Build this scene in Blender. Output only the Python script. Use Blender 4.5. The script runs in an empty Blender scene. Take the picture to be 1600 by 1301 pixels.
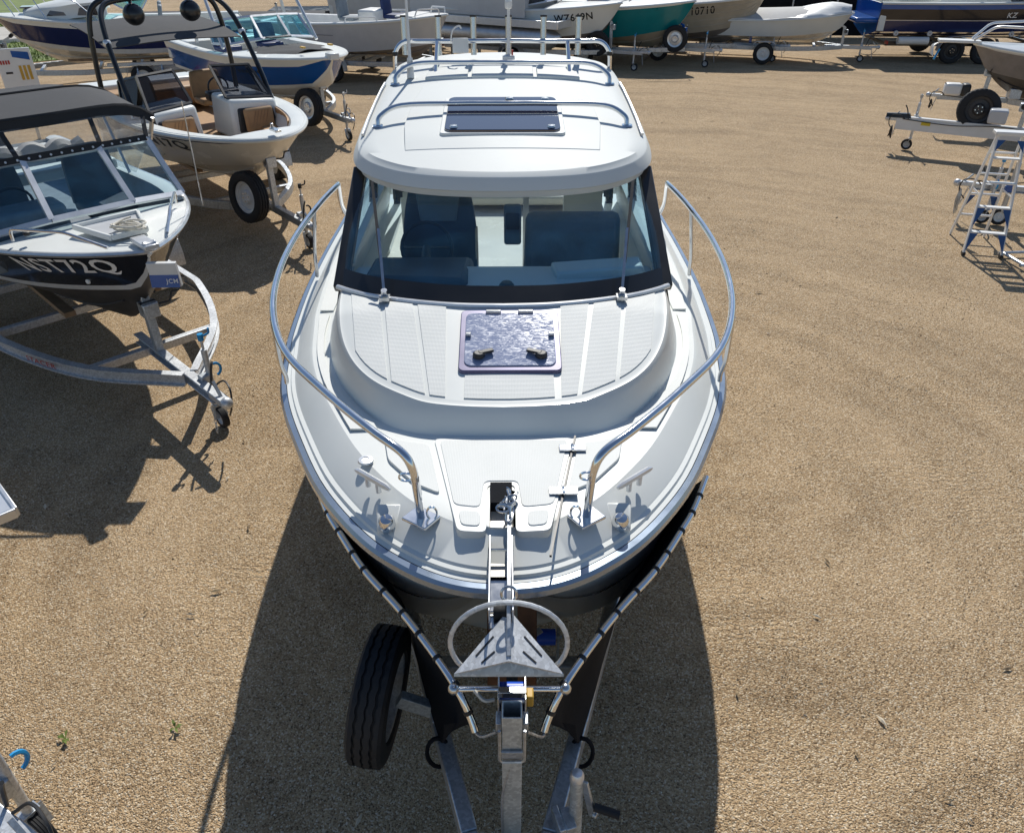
import bpy, bmesh, math, random
from mathutils import Vector, Matrix, noise
R = math.radians
random.seed(7)
SC = bpy.context.scene
COL = SC.collection

# ------------------------------------------------------------------ camera, sky, sun, exposure
CAM_H = 3.95
cam = bpy.data.cameras.new('camera'); cam.sensor_fit = 'HORIZONTAL'; cam.sensor_width = 36.0
cam.lens = 27.0; cam.clip_start = 0.05; cam.clip_end = 2000.0
camo = bpy.data.objects.new('camera', cam); COL.objects.link(camo)
camo.location = (0, 0, CAM_H); camo.rotation_euler = (R(90 - 33.4), 0, 0)
SC.camera = camo

SUN_EL, SUN_AZ = 45.0, 6.0          # the sun stands behind the boat, a little to its right (degrees from +Y towards +X)
world = bpy.data.worlds.new('World'); SC.world = world; world.use_nodes = True
wt = world.node_tree; wt.nodes.clear()
wo = wt.nodes.new('ShaderNodeOutputWorld'); wb = wt.nodes.new('ShaderNodeBackground')
sk = wt.nodes.new('ShaderNodeTexSky'); sk.sky_type = 'NISHITA'; sk.sun_disc = False
sk.sun_elevation = R(SUN_EL); sk.sun_rotation = R(SUN_AZ); sk.air_density = 1.0; sk.dust_density = 0.3; sk.ozone_density = 2.6
wb.inputs['Strength'].default_value = 0.10
wt.links.new(sk.outputs[0], wb.inputs[0]); wt.links.new(wb.outputs[0], wo.inputs[0])
sun = bpy.data.lights.new('sun', 'SUN'); sun.energy = 4.7; sun.angle = R(0.53); sun.color = (1.0, 0.965, 0.895)
suno = bpy.data.objects.new('sun', sun); COL.objects.link(suno); suno.location = (2, 20, 30)
sd = Vector((math.sin(R(SUN_AZ)) * math.cos(R(SUN_EL)), math.cos(R(SUN_AZ)) * math.cos(R(SUN_EL)), math.sin(R(SUN_EL))))
suno.rotation_euler = (-sd).to_track_quat('-Z', 'Y').to_euler()
SC.view_settings.view_transform = 'Standard'; SC.view_settings.look = 'None'
SC.view_settings.exposure = -0.12; SC.view_settings.gamma = 1.0
SC.cycles.max_bounces = 9; SC.cycles.transparent_max_bounces = 24; SC.cycles.caustics_reflective = False; SC.cycles.caustics_refractive = False
SC.cycles.sample_clamp_indirect = 6.0

# ------------------------------------------------------------------ materials
MATS = {}
def nt(m):
    m.use_nodes = True; t = m.node_tree; t.nodes.clear(); return t
def pm(name, col, rough=0.5, metal=0.0, var=0.06, scale=6.0, bump=0.0, bscale=60.0, coat=0.0, spec=0.5, dirt=0.0, dirtcol=(0.25, 0.2, 0.14)):
    m = bpy.data.materials.new(name); t = nt(m); N = t.nodes.new; lk = t.links.new
    o = N('ShaderNodeOutputMaterial'); b = N('ShaderNodeBsdfPrincipled'); lk(b.outputs[0], o.inputs[0])
    tc = N('ShaderNodeTexCoord')
    n = N('ShaderNodeTexNoise'); n.inputs['Scale'].default_value = scale; n.inputs['Detail'].default_value = 5; lk(tc.outputs['Object'], n.inputs['Vector'])
    r = N('ShaderNodeValToRGB'); e = r.color_ramp.elements
    e[0].position = 0.3; e[1].position = 0.7
    e[0].color = tuple(max(0, c * (1 - var)) for c in col) + (1,); e[1].color = tuple(min(1, c * (1 + var)) for c in col) + (1,)
    lk(n.outputs['Fac'], r.inputs[0]); src = r.outputs[0]
    if dirt > 0:
        n3 = N('ShaderNodeTexNoise'); n3.inputs['Scale'].default_value = 2.3; n3.inputs['Detail'].default_value = 9; n3.inputs['Roughness'].default_value = 0.7
        lk(tc.outputs['Object'], n3.inputs['Vector'])
        r3 = N('ShaderNodeValToRGB'); r3.color_ramp.elements[0].position = 0.5; r3.color_ramp.elements[1].position = 0.75
        r3.color_ramp.elements[1].color = (dirt, dirt, dirt, 1); r3.color_ramp.elements[0].color = (0, 0, 0, 1); lk(n3.outputs['Fac'], r3.inputs[0])
        mx = N('ShaderNodeMixRGB'); mx.inputs[2].default_value = tuple(dirtcol) + (1,); lk(r3.outputs[0], mx.inputs[0]); lk(src, mx.inputs[1]); src = mx.outputs[0]
    lk(src, b.inputs['Base Color'])
    b.inputs['Metallic'].default_value = metal; b.inputs['Specular IOR Level'].default_value = spec
    b.inputs['Coat Weight'].default_value = coat; b.inputs['Coat Roughness'].default_value = 0.06
    mr = N('ShaderNodeMapRange'); mr.inputs[3].default_value = max(0.02, rough - 0.06); mr.inputs[4].default_value = min(1, rough + 0.08)
    lk(n.outputs['Fac'], mr.inputs[0]); lk(mr.outputs[0], b.inputs['Roughness'])
    if bump > 0:
        n2 = N('ShaderNodeTexNoise'); n2.inputs['Scale'].default_value = bscale; n2.inputs['Detail'].default_value = 4; lk(tc.outputs['Object'], n2.inputs['Vector'])
        bp = N('ShaderNodeBump'); bp.inputs['Strength'].default_value = bump; bp.inputs['Distance'].default_value = 0.01
        lk(n2.outputs['Fac'], bp.inputs['Height']); lk(bp.outputs[0], b.inputs['Normal'])
    MATS[name] = m; return m
def galv(name, col=(0.5, 0.53, 0.56), rough=0.42, metal=0.8):
    m = bpy.data.materials.new(name); t = nt(m); N = t.nodes.new; lk = t.links.new
    o = N('ShaderNodeOutputMaterial'); b = N('ShaderNodeBsdfPrincipled'); lk(b.outputs[0], o.inputs[0])
    tc = N('ShaderNodeTexCoord'); v = N('ShaderNodeTexVoronoi'); v.inputs['Scale'].default_value = 75; lk(tc.outputs['Object'], v.inputs['Vector'])
    n = N('ShaderNodeTexNoise'); n.inputs['Scale'].default_value = 5; n.inputs['Detail'].default_value = 8; lk(tc.outputs['Object'], n.inputs['Vector'])
    bw = N('ShaderNodeRGBToBW'); lk(v.outputs['Color'], bw.inputs[0])
    ad = N('ShaderNodeMath'); ad.operation = 'ADD'; lk(bw.outputs[0], ad.inputs[0]); lk(n.outputs['Fac'], ad.inputs[1])
    r = N('ShaderNodeValToRGB'); r.color_ramp.elements[0].position = 0.55; r.color_ramp.elements[1].position = 1.35
    r.color_ramp.elements[0].color = tuple(c * 0.84 for c in col) + (1,); r.color_ramp.elements[1].color = tuple(min(1, c * 1.14) for c in col) + (1,)
    hv = N('ShaderNodeMath'); hv.operation = 'MULTIPLY'; hv.inputs[1].default_value = 0.75; lk(ad.outputs[0], hv.inputs[0]); r.color_ramp.elements[1].position = 1.0
    lk(hv.outputs[0], r.inputs[0]); lk(r.outputs[0], b.inputs['Base Color'])
    b.inputs['Metallic'].default_value = metal
    mr = N('ShaderNodeMapRange'); mr.inputs[3].default_value = rough - 0.1; mr.inputs[4].default_value = rough + 0.15; lk(n.outputs['Fac'], mr.inputs[0]); lk(mr.outputs[0], b.inputs['Roughness'])
    MATS[name] = m; return m
def glass(name, tint, rough=0.01, ior=1.5, haze=0.0, hazecol=(0.8, 0.82, 0.85)):
    m = bpy.data.materials.new(name); t = nt(m); N = t.nodes.new; lk = t.links.new
    o = N('ShaderNodeOutputMaterial'); tr = N('ShaderNodeBsdfTransparent'); tr.inputs[0].default_value = tuple(tint) + (1,)
    g = N('ShaderNodeBsdfGlossy'); g.inputs['Roughness'].default_value = rough
    fr = N('ShaderNodeFresnel'); fr.inputs['IOR'].default_value = ior
    gm = N('ShaderNodeNewGeometry'); inv = N('ShaderNodeMath'); inv.operation = 'SUBTRACT'; inv.inputs[0].default_value = 1.0; lk(gm.outputs['Backfacing'], inv.inputs[1])
    ml = N('ShaderNodeMath'); ml.operation = 'MULTIPLY'; lk(inv.outputs[0], ml.inputs[0]); lk(fr.outputs[0], ml.inputs[1])     # only the outer face of the thin sheet mirrors
    mx = N('ShaderNodeMixShader'); lk(ml.outputs[0], mx.inputs[0]); lk(g.outputs[0], mx.inputs[2])
    if haze > 0:      # haze mixed into the sheet: film scuffs, and painted sky reflection for glass_blue
        df = N('ShaderNodeBsdfDiffuse'); df.inputs[0].default_value = tuple(hazecol) + (1,)
        tc = N('ShaderNodeTexCoord'); n = N('ShaderNodeTexNoise'); n.inputs['Scale'].default_value = 5; n.inputs['Detail'].default_value = 6; lk(tc.outputs['Object'], n.inputs['Vector'])
        mr = N('ShaderNodeMapRange'); mr.inputs[1].default_value = 0.35; mr.inputs[2].default_value = 0.75; mr.inputs[3].default_value = haze * 0.4; mr.inputs[4].default_value = haze * 1.6; lk(n.outputs['Fac'], mr.inputs[0])
        m2 = N('ShaderNodeMixShader'); lk(mr.outputs[0], m2.inputs[0]); lk(tr.outputs[0], m2.inputs[1]); lk(df.outputs[0], m2.inputs[2]); lk(m2.outputs[0], mx.inputs[1])
    else: lk(tr.outputs[0], mx.inputs[1])
    lk(mx.outputs[0], o.inputs[0]); MATS[name] = m; return m

pm('gelcoat', (0.765, 0.78, 0.75), 0.36, var=0.02, scale=3, coat=0.06, spec=0.3, dirt=0.05, dirtcol=(0.6, 0.58, 0.52))
pm('gelcoat_roof', (0.745, 0.765, 0.74), 0.5, var=0.02, scale=2, bump=0.012, bscale=9, spec=0.12, dirt=0.06, dirtcol=(0.62, 0.6, 0.55))
pm('gelcoat_cream', (0.72, 0.675, 0.59), 0.25, var=0.03, scale=3, coat=0.3)
pm('gelcoat_dull', (0.66, 0.66, 0.65), 0.4, var=0.05, scale=3, dirt=0.15)
def nonskid():
    m = bpy.data.materials.new('nonskid'); t = nt(m); N = t.nodes.new; lk = t.links.new
    o = N('ShaderNodeOutputMaterial'); b = N('ShaderNodeBsdfPrincipled'); lk(b.outputs[0], o.inputs[0])
    tc = N('ShaderNodeTexCoord'); v = N('ShaderNodeTexVoronoi'); v.inputs['Scale'].default_value = 130; v.inputs['Randomness'].default_value = 0.0; lk(tc.outputs['Object'], v.inputs['Vector'])
    bp = N('ShaderNodeBump'); bp.inputs['Strength'].default_value = 0.35; bp.inputs['Distance'].default_value = 0.004; lk(v.outputs['Distance'], bp.inputs['Height']); lk(bp.outputs[0], b.inputs['Normal'])
    n = N('ShaderNodeTexNoise'); n.inputs['Scale'].default_value = 4; n.inputs['Detail'].default_value = 7; lk(tc.outputs['Object'], n.inputs['Vector'])
    r = N('ShaderNodeValToRGB'); r.color_ramp.elements[0].position = 0.3; r.color_ramp.elements[1].position = 0.7
    r.color_ramp.elements[0].color = (0.69, 0.705, 0.68, 1); r.color_ramp.elements[1].color = (0.735, 0.745, 0.72, 1); lk(n.outputs['Fac'], r.inputs[0]); lk(r.outputs[0], b.inputs['Base Color'])
    b.inputs['Roughness'].default_value = 0.6; MATS['nonskid'] = m
nonskid()
pm('chrome', (0.78, 0.79, 0.8), 0.1, 1.0, var=0.03, scale=12)
pm('stainless', (0.62, 0.63, 0.64), 0.22, 1.0, var=0.06, scale=20)
pm('alloy', (0.66, 0.67, 0.68), 0.38, 0.85, var=0.08, scale=8, dirt=0.1)
pm('alloy_bright', (0.74, 0.75, 0.76), 0.33, 0.6, var=0.05, scale=8)
pm('alloy_paint', (0.55, 0.56, 0.57), 0.35, 0.0, var=0.04, scale=4, coat=0.2, dirt=0.08)
galv('galvanised'); galv('galvanised_light', (0.62, 0.64, 0.66), 0.45, 0.6); galv('galvanised_matt', (0.56, 0.58, 0.57), 0.5, 0.45)
pm('rubber', (0.018, 0.018, 0.02), 0.75, var=0.25, scale=14, bump=0.2, bscale=40, dirt=0.25, dirtcol=(0.05, 0.045, 0.035))
pm('black_paint', (0.012, 0.013, 0.015), 0.3, var=0.1, coat=0.3)
pm('black_plastic', (0.02, 0.021, 0.023), 0.45, var=0.15, bump=0.05)
pm('mesh_cloth', (0.010, 0.011, 0.014), 0.85, spec=0.2, var=0.3, scale=3, bump=0.3, bscale=300)
pm('canvas_grey', (0.05, 0.051, 0.055), 0.85, var=0.12, scale=5, bump=0.25, bscale=180, dirt=0.25, dirtcol=(0.12, 0.11, 0.1))
pm('canvas_edge', (0.02, 0.021, 0.024), 0.8, var=0.15, bump=0.2, bscale=150)
pm('canvas_cover', (0.52, 0.51, 0.49), 0.8, var=0.08, scale=3, bump=0.3, bscale=30)
pm('seat_dark', (0.06, 0.08, 0.11), 0.55, var=0.15, scale=8, bump=0.15, bscale=120)
pm('seat_grey', (0.20, 0.235, 0.27), 0.6, var=0.15, scale=8, bump=0.15, bscale=120)
pm('seat_blue', (0.012, 0.03, 0.12), 0.5, var=0.15, scale=8)
pm('seat_tan', (0.42, 0.25, 0.12), 0.6, var=0.12, scale=8, bump=0.1, bscale=80)
pm('cream_vinyl', (0.62, 0.57, 0.48), 0.5, var=0.06, scale=5)
pm('navy', (0.008, 0.016, 0.085), 0.18, var=0.06, coat=0.6)
pm('navy_black', (0.006, 0.007, 0.014), 0.15, var=0.1, coat=0.5, dirt=0.08, dirtcol=(0.05, 0.045, 0.04))
pm('royal_blue', (0.006, 0.09, 0.36), 0.2, var=0.05, coat=0.6)
pm('teal', (0.0, 0.20, 0.22), 0.3, var=0.05, coat=0.3, dirt=0.06)
pm('hull_tan', (0.44, 0.38, 0.29), 0.4, var=0.12, scale=2, dirt=0.2)
pm('hull_dark', (0.045, 0.042, 0.042), 0.5, var=0.2, dirt=0.2)
pm('hull_grey', (0.22, 0.2, 0.19), 0.55, var=0.12, dirt=0.25)
pm('rub_sky_tint', (0.28, 0.34, 0.42), 0.2, 0.6, var=0.05, coat=0.8)  # rail metal with the sky's blue reflection put into its base colour
pm('white_paint', (0.78, 0.78, 0.76), 0.4, var=0.03, dirt=0.06)
pm('letter_black', (0.01, 0.01, 0.012), 0.4, var=0.1)
pm('letter_white', (0.78, 0.78, 0.78), 0.4, var=0.04)
pm('red_paint', (0.45, 0.03, 0.02), 0.4, var=0.1)
pm('yellow_label', (0.7, 0.52, 0.03), 0.5, var=0.1)
pm('blue_plastic', (0.01, 0.09, 0.62), 0.35, var=0.1)
pm('sky_blue_plastic', (0.02, 0.3, 0.62), 0.35, var=0.1)
pm('ladder_blue', (0.01, 0.07, 0.24), 0.4, var=0.1)
pm('gold_print', (0.6, 0.36, 0.05), 0.5, var=0.1)
pm('wood', (0.32, 0.2, 0.11), 0.65, var=0.25, scale=9)
pm('rope', (0.66, 0.62, 0.53), 0.85, var=0.15, scale=40)
pm('rust', (0.2, 0.09, 0.04), 0.75, var=0.3, scale=15)
pm('concrete', (0.5, 0.47, 0.42), 0.85, var=0.12, scale=3, bump=0.3, bscale=25, dirt=0.2)
pm('bark', (0.16, 0.12, 0.09), 0.9, var=0.3, scale=5, bump=0.5, bscale=20)
pm('leaf', (0.055, 0.085, 0.03), 0.6, var=0.4, scale=1.2)
pm('leaf_grass', (0.14, 0.19, 0.03), 0.7, var=0.35, scale=1.5)
pm('pipe_orange', (0.55, 0.12, 0.02), 0.4)
def hatch_mat(name, base, scratch):
    m = bpy.data.materials.new(name); t = nt(m); N = t.nodes.new; lk = t.links.new
    o = N('ShaderNodeOutputMaterial'); b = N('ShaderNodeBsdfPrincipled'); lk(b.outputs[0], o.inputs[0])
    tc = N('ShaderNodeTexCoord')
    mp = N('ShaderNodeMapping'); mp.inputs['Rotation'].default_value = (0, 0, 0.6); mp.inputs['Scale'].default_value = (16, 46, 16); lk(tc.outputs['Object'], mp.inputs[0])
    w = N('ShaderNodeTexNoise'); w.inputs['Scale'].default_value = 1.3; w.inputs['Detail'].default_value = 6; w.inputs['Roughness'].default_value = 0.75; w.inputs['Distortion'].default_value = 1.6; lk(mp.outputs[0], w.inputs['Vector'])
    r = N('ShaderNodeValToRGB'); e = r.color_ramp.elements; e[0].position = 0.46; e[1].position = 0.74
    e[0].color = tuple(base) + (1,); e[1].color = tuple(scratch) + (1,)
    lk(w.outputs['Fac'], r.inputs[0]); lk(r.outputs[0], b.inputs['Base Color'])
    mr = N('ShaderNodeMapRange'); mr.inputs[1].default_value = 0.4; mr.inputs[2].default_value = 0.7; mr.inputs[3].default_value = 0.04; mr.inputs[4].default_value = 0.35 if scratch[0] > 0.2 else 0.07
    lk(w.outputs['Fac'], mr.inputs[0]); lk(mr.outputs[0], b.inputs['Roughness']); b.inputs['Specular IOR Level'].default_value = 0.7
    if scratch[0] < 0.2: b.inputs['Coat Weight'].default_value = 1.0; b.inputs['Coat IOR'].default_value = 1.9; b.inputs['Coat Roughness'].default_value = 0.02
    MATS[name] = m
hatch_mat('acrylic_scratched', (0.26, 0.30, 0.44), (0.40, 0.45, 0.57))  # scratches are wear; the pale blue base carries a painted sky reflection
hatch_mat('acrylic_dark', (0.012, 0.012, 0.03), (0.016, 0.016, 0.034))
pm('hatch_frame', (0.13, 0.12, 0.22), 0.3, 0.2, var=0.1)
glass('glass_blue', (0.84, 0.93, 0.96), haze=0.035, hazecol=(0.12, 0.42, 0.72))  # blue diffuse haze paints the sky's reflection into the glass
glass('glass_smoke', (0.42, 0.43, 0.46))
glass('glass_aqua', (0.62, 0.88, 0.92), haze=0.06, hazecol=(0.35, 0.75, 0.85))
glass('clear_film', (0.93, 0.94, 0.94), rough=0.06, haze=0.07)
M = MATS

# ------------------------------------------------------------------ mesh building
def bez(pts, n=8):
    """Catmull-Rom through pts."""
    P = [Vector(p) for p in pts]; out = []
    for i in range(len(P) - 1):
        a = P[i - 1] if i > 0 else P[i] * 2 - P[i + 1]
        b, c = P[i], P[i + 1]; d = P[i + 2] if i + 2 < len(P) else c * 2 - b
        for k in range(n):
            t = k / n
            out.append(0.5 * ((2 * b) + (c - a) * t + (2 * a - 5 * b + 4 * c - d) * t * t + (3 * b - a - 3 * c + d) * t ** 3))
    out.append(P[-1]); return out
def rounded(pts, r, n=6):
    """polyline with its corners rounded."""
    P = [Vector(p) for p in pts]; out = [P[0]]
    for i in range(1, len(P) - 1):
        a, b, c = P[i - 1], P[i], P[i + 1]
        u = (a - b); v = (c - b); k = min(r, u.length * .48, v.length * .48)
        s = b + u.normalized() * k; e = b + v.normalized() * k
        for j in range(n + 1):
            t = j / n; out.append(s * (1 - t) ** 2 + b * 2 * t * (1 - t) + e * t * t)
    out.append(P[-1]); return out
def interp(tab, x):
    if x <= tab[0][0]: return tab[0][1]
    for (a, b), (c, d) in zip(tab, tab[1:]):
        if x <= c: return b + (d - b) * (x - a) / (c - a)
    return tab[-1][1]
class MB:
    def __init__(s): s.v = []; s.f = []
    def quadbox(s, p):
        k = len(s.v); s.v += [tuple(q) for q in p]
        s.f += [(k, k + 3, k + 2, k + 1), (k + 4, k + 5, k + 6, k + 7), (k, k + 1, k + 5, k + 4), (k + 1, k + 2, k + 6, k + 5), (k + 2, k + 3, k + 7, k + 6), (k + 3, k, k + 4, k + 7)]; return s
    def box(s, c, d, rz=0, rx=0, ry=0):
        m = Matrix.Translation(c) @ Matrix.Rotation(rz, 4, 'Z') @ Matrix.Rotation(ry, 4, 'Y') @ Matrix.Rotation(rx, 4, 'X')
        x, y, z = d[0] / 2, d[1] / 2, d[2] / 2
        return s.quadbox([m @ Vector(q) for q in ((-x, -y, -z), (x, -y, -z), (x, y, -z), (-x, y, -z), (-x, -y, z), (x, -y, z), (x, y, z), (-x, y, z))])
    def beam(s, p, q, w, h, up=(0, 0, 1)):
        p, q, up = Vector(p), Vector(q), Vector(up); d = (q - p).normalized(); x = d.cross(up)
        if x.length < 1e-4: x = d.cross(Vector((0, 1, 0)))
        x.normalize(); u = x.cross(d)
        x *= w / 2; u *= h / 2
        return s.quadbox([p - x - u, p + x - u, q + x - u, q - x - u, p - x + u, p + x + u, q + x + u, q - x + u])
    def channel(s, p, q, w, h, t=0.012, up=(0, 0, 1)):
        """C or I profile: web with two flanges."""
        p, q = Vector(p), Vector(q); up = Vector(up)
        s.beam(p, q, t, h - 2 * t, up); o = up * (h / 2 - t / 2)
        s.beam(p + o, q + o, w, t, up); s.beam(p - o, q - o, w, t, up); return s
    def grid(s, rows, cu=False, cv=False):
        k = len(s.v); n = len(rows[0])
        for r in rows: s.v += [tuple(q) for q in r]
        m = len(rows)
        for i in range(m if cu else m - 1):
            for j in range(n if cv else n - 1):
                a = k + i * n + j; b = k + i * n + (j + 1) % n; c = k + ((i + 1) % m) * n + (j + 1) % n; d = k + ((i + 1) % m) * n + j
                s.f.append((a, b, c, d))
        return s
    def tube(s, pts, r, n=8, closed=False, cap=True):
        P = [Vector(p) for p in pts]; m = len(P); rows = []; up = None
        for i, p in enumerate(P):
            if closed: d = P[(i + 1) % m] - P[i - 1]
            else: d = P[min(i + 1, m - 1)] - P[max(i - 1, 0)]
            d.normalize()
            if up is None:
                up = Vector((0, 0, 1)) if abs(d.z) < .9 else Vector((1, 0, 0))
            x = d.cross(up); x.normalize(); up = x.cross(d)
            rr = r[i] if isinstance(r, (list, tuple)) else r
            rows.append([p + (x * math.cos(a) + up * math.sin(a)) * rr for a in [2 * math.pi * j / n for j in range(n)]])
        k = len(s.v); s.grid(rows, closed, True)
        if cap and not closed:
            s.f.append(tuple(range(k + n - 1, k - 1, -1))); e = k + (m - 1) * n; s.f.append(tuple(range(e, e + n)))
        return s
    def cyl(s, p, q, r, n=12, r2=None): return s.tube([p, q], [r, r if r2 is None else r2], n)
    def lathe(s, c, axis, prof, n=24, closed=True):
        """prof: (radius, offset along axis)"""
        c, a = Vector(c), Vector(axis).normalized(); x = a.orthogonal().normalized(); y = a.cross(x)
        rows = [[c + a * h + (x * math.cos(t) + y * math.sin(t)) * rr for rr, h in prof] for t in [2 * math.pi * j / n for j in range(n)]]
        return s.grid(rows, True, closed)
    def prism(s, bot, top):
        n = len(bot); k = len(s.v); s.v += [tuple(q) for q in bot] + [tuple(q) for q in top]
        s.f.append(tuple(range(k + n - 1, k - 1, -1))); s.f.append(tuple(range(k + n, k + 2 * n)))
        for i in range(n): s.f.append((k + i, k + (i + 1) % n, k + n + (i + 1) % n, k + n + i))
        return s
    def slab(s, rows, t, nrm=(0, 0, 1)):
        """a grid with thickness t along -nrm (top surface given)"""
        o = Vector(nrm) * t; top = [[Vector(p) for p in r] for r in rows]; bot = [[p - o for p in r] for r in top]
        s.grid(top); s.grid([list(reversed(r)) for r in bot])
        ring = lambda g: g[0] + [r[-1] for r in g[1:]] + list(reversed(g[-1][:-1])) + [r[0] for r in reversed(g[1:-1])]
        a, b = ring(top), ring(bot); s.grid([b, a], False, True); return s
    def ball(s, c, r, n=10, m=7, sc=(1, 1, 1)):
        c = Vector(c); rows = []
        for i in range(m + 1):
            a = math.pi * i / m
            rows.append([c + Vector((math.sin(a) * math.cos(t) * sc[0], math.sin(a) * math.sin(t) * sc[1], math.cos(a) * sc[2])) * r for t in [2 * math.pi * j / n for j in range(n)]])
        return s.grid(rows, False, True)
    def move(s, off):
        s.v = [(a + off[0], b + off[1], c + off[2]) for a, b, c in s.v]; return s
    def build(s, name, mat, parent=None, bevel=0, smooth=True, ang=38, subsurf=0):
        me = bpy.data.meshes.new(name); me.from_pydata(s.v, [], s.f); me.update()
        bm = bmesh.new(); bm.from_mesh(me); bmesh.ops.remove_doubles(bm, verts=bm.verts, dist=1e-5)
        bmesh.ops.recalc_face_normals(bm, faces=bm.faces); bm.to_mesh(me); bm.free()
        if smooth:
            me.polygons.foreach_set('use_smooth', [True] * len(me.polygons)); me.set_sharp_from_angle(angle=R(ang))
        me.materials.append(M[mat] if isinstance(mat, str) else mat)
        o = bpy.data.objects.new(name, me); COL.objects.link(o)
        if parent: o.parent = parent
        if bevel:
            b = o.modifiers.new('bevel', 'BEVEL'); b.width = bevel; b.segments = 2; b.limit_method = 'ANGLE'; b.angle_limit = R(40)
        if subsurf:
            b = o.modifiers.new('sub', 'SUBSURF'); b.levels = subsurf; b.render_levels = subsurf
        return o
def tag(o, label=None, cat=None, group=None, kind=None):
    if label: o['label'] = label
    if cat: o['category'] = cat
    if group: o['group'] = group
    if kind: o['kind'] = kind
    return o
def thing(name, label, cat, loc=(0, 0, 0), rz=0, group=None):
    o = bpy.data.objects.new(name, None); COL.objects.link(o); o.location = loc; o.rotation_euler = (0, 0, rz); o.empty_display_size = .2
    return tag(o, label, cat, group)
def heading(hx, hy): return math.atan2(hx, -hy)
def text_pts(txt, size=1.0, squeeze=1.0):
    """triangulated flat text: list of 2-D points normalised to 0..1 in both axes, faces, aspect"""
    cu = bpy.data.curves.new('t', 'FONT'); cu.body = txt; cu.size = 1.0; cu.resolution_u = 3; cu.space_character = 1.1; cu.offset = 0.016
    o = bpy.data.objects.new('t', cu); COL.objects.link(o)
    dg = bpy.context.evaluated_depsgraph_get(); me = bpy.data.meshes.new_from_object(o.evaluated_get(dg))
    bm = bmesh.new(); bm.from_mesh(me); bmesh.ops.remove_doubles(bm, verts=bm.verts, dist=1e-4); bmesh.ops.triangulate(bm, faces=bm.faces)
    bmesh.ops.subdivide_edges(bm, edges=[e for e in bm.edges if e.calc_length() > .25], cuts=2)
    bm.verts.index_update(); V = [(v.co.x, v.co.y) for v in bm.verts]; F = [tuple(v.index for v in f.verts) for f in bm.faces]; bm.free()
    bpy.data.objects.remove(o); bpy.data.curves.remove(cu); bpy.data.meshes.remove(me)
    x0, x1 = min(v[0] for v in V), max(v[0] for v in V); y0, y1 = min(v[1] for v in V), max(v[1] for v in V)
    return [((x - x0) / (x1 - x0), (y - y0) / (y1 - y0)) for x, y in V], F, (x1 - x0) / (y1 - y0)
def text_on(name, txt, fn, mat, parent):
    """fn(u, v) -> surface point; u along the line of text, v up the letters"""
    V, F, _ = text_pts(txt); m = MB(); m.v = [tuple(fn(u, v)) for u, v in V]; m.f = F
    return m.build(name, mat, parent, smooth=False)
def wheel(parent, c, axis, rad, wid, rim='white_paint', name='wheel', spokes=5, mount=True):
    """tyre with tread grooves, rim dish; axis points to the outer face"""
    a = Vector(axis).normalized(); w = wid / 2
    t = MB(); pr = [(rad * .62, -w * .8), (rad * .66, -w * .98), (rad * .80, -w * 1.04), (rad * .93, -w * .96), (rad * .985, -w * .8)]
    g = [(-.8, 1), (-.55, 1), (-.52, .965), (-.42, .965), (-.39, 1.005), (-.06, 1.01), (-.04, .97), (.04, .97), (.06, 1.01), (.39, 1.005), (.42, .965), (.52, .965), (.55, 1), (.8, 1)]
    pr = pr[:-1] + [(rad * k * .99, w * h) for h, k in g] + [(r_, -h) for r_, h in reversed(pr[:-1])]
    if rad > .25:      # ribbed tread with zig-zag grooves
        cc = Vector(c); x0 = a.orthogonal().normalized(); y0 = a.cross(x0); rows = []; NT = 120
        for j in range(NT):
            th = 2 * math.pi * j / NT; zz = w * .03 * (1 if j % 4 < 2 else -1); dirn = x0 * math.cos(th) + y0 * math.sin(th); row = []
            for i, (r_, h_) in enumerate(pr):
                tread = r_ > rad * .955 and abs(h_) < w * .7
                edge = r_ > rad * .955 and abs(h_) >= w * .7
                row.append(cc + a * (h_ + (zz if tread else 0)) + dirn * (r_ - (rad * .02 if edge and j % 4 == 0 else 0)))
            rows.append(row)
        t.grid(rows, True, True)
    else: t.lathe(c, a, pr, 40)
    ty = t.build(name, 'rubber', parent, ang=25)
    r = MB(); r.lathe(c, a, [(rad * .64, w * .85), (rad * .64, w * .6), (rad * .52, w * .45), (rad * .5, w * .1), (rad * .30, w * .2), (rad * .22, w * .5), (rad * .12, w * .5), (rad * .02, w * .45), (rad * .02, -w * .1), (rad * .5, -w * .3), (rad * .6, -w * .8), (rad * .64, -w * .85)], 30)
    x = a.orthogonal().normalized(); y = a.cross(x)
    ri = r.build('rim', rim, ty, ang=25)
    h = MB()
    for k in range(spokes):
        q = 2 * math.pi * k / spokes; d = x * math.cos(q) + y * math.sin(q)
        h.cyl(Vector(c) + a * w * .48 + d * rad * .17, Vector(c) + a * w * .6 + d * rad * .17, rad * .03, 6)
    h.build('wheel_nuts', 'stainless', ty)
    return ty

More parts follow.
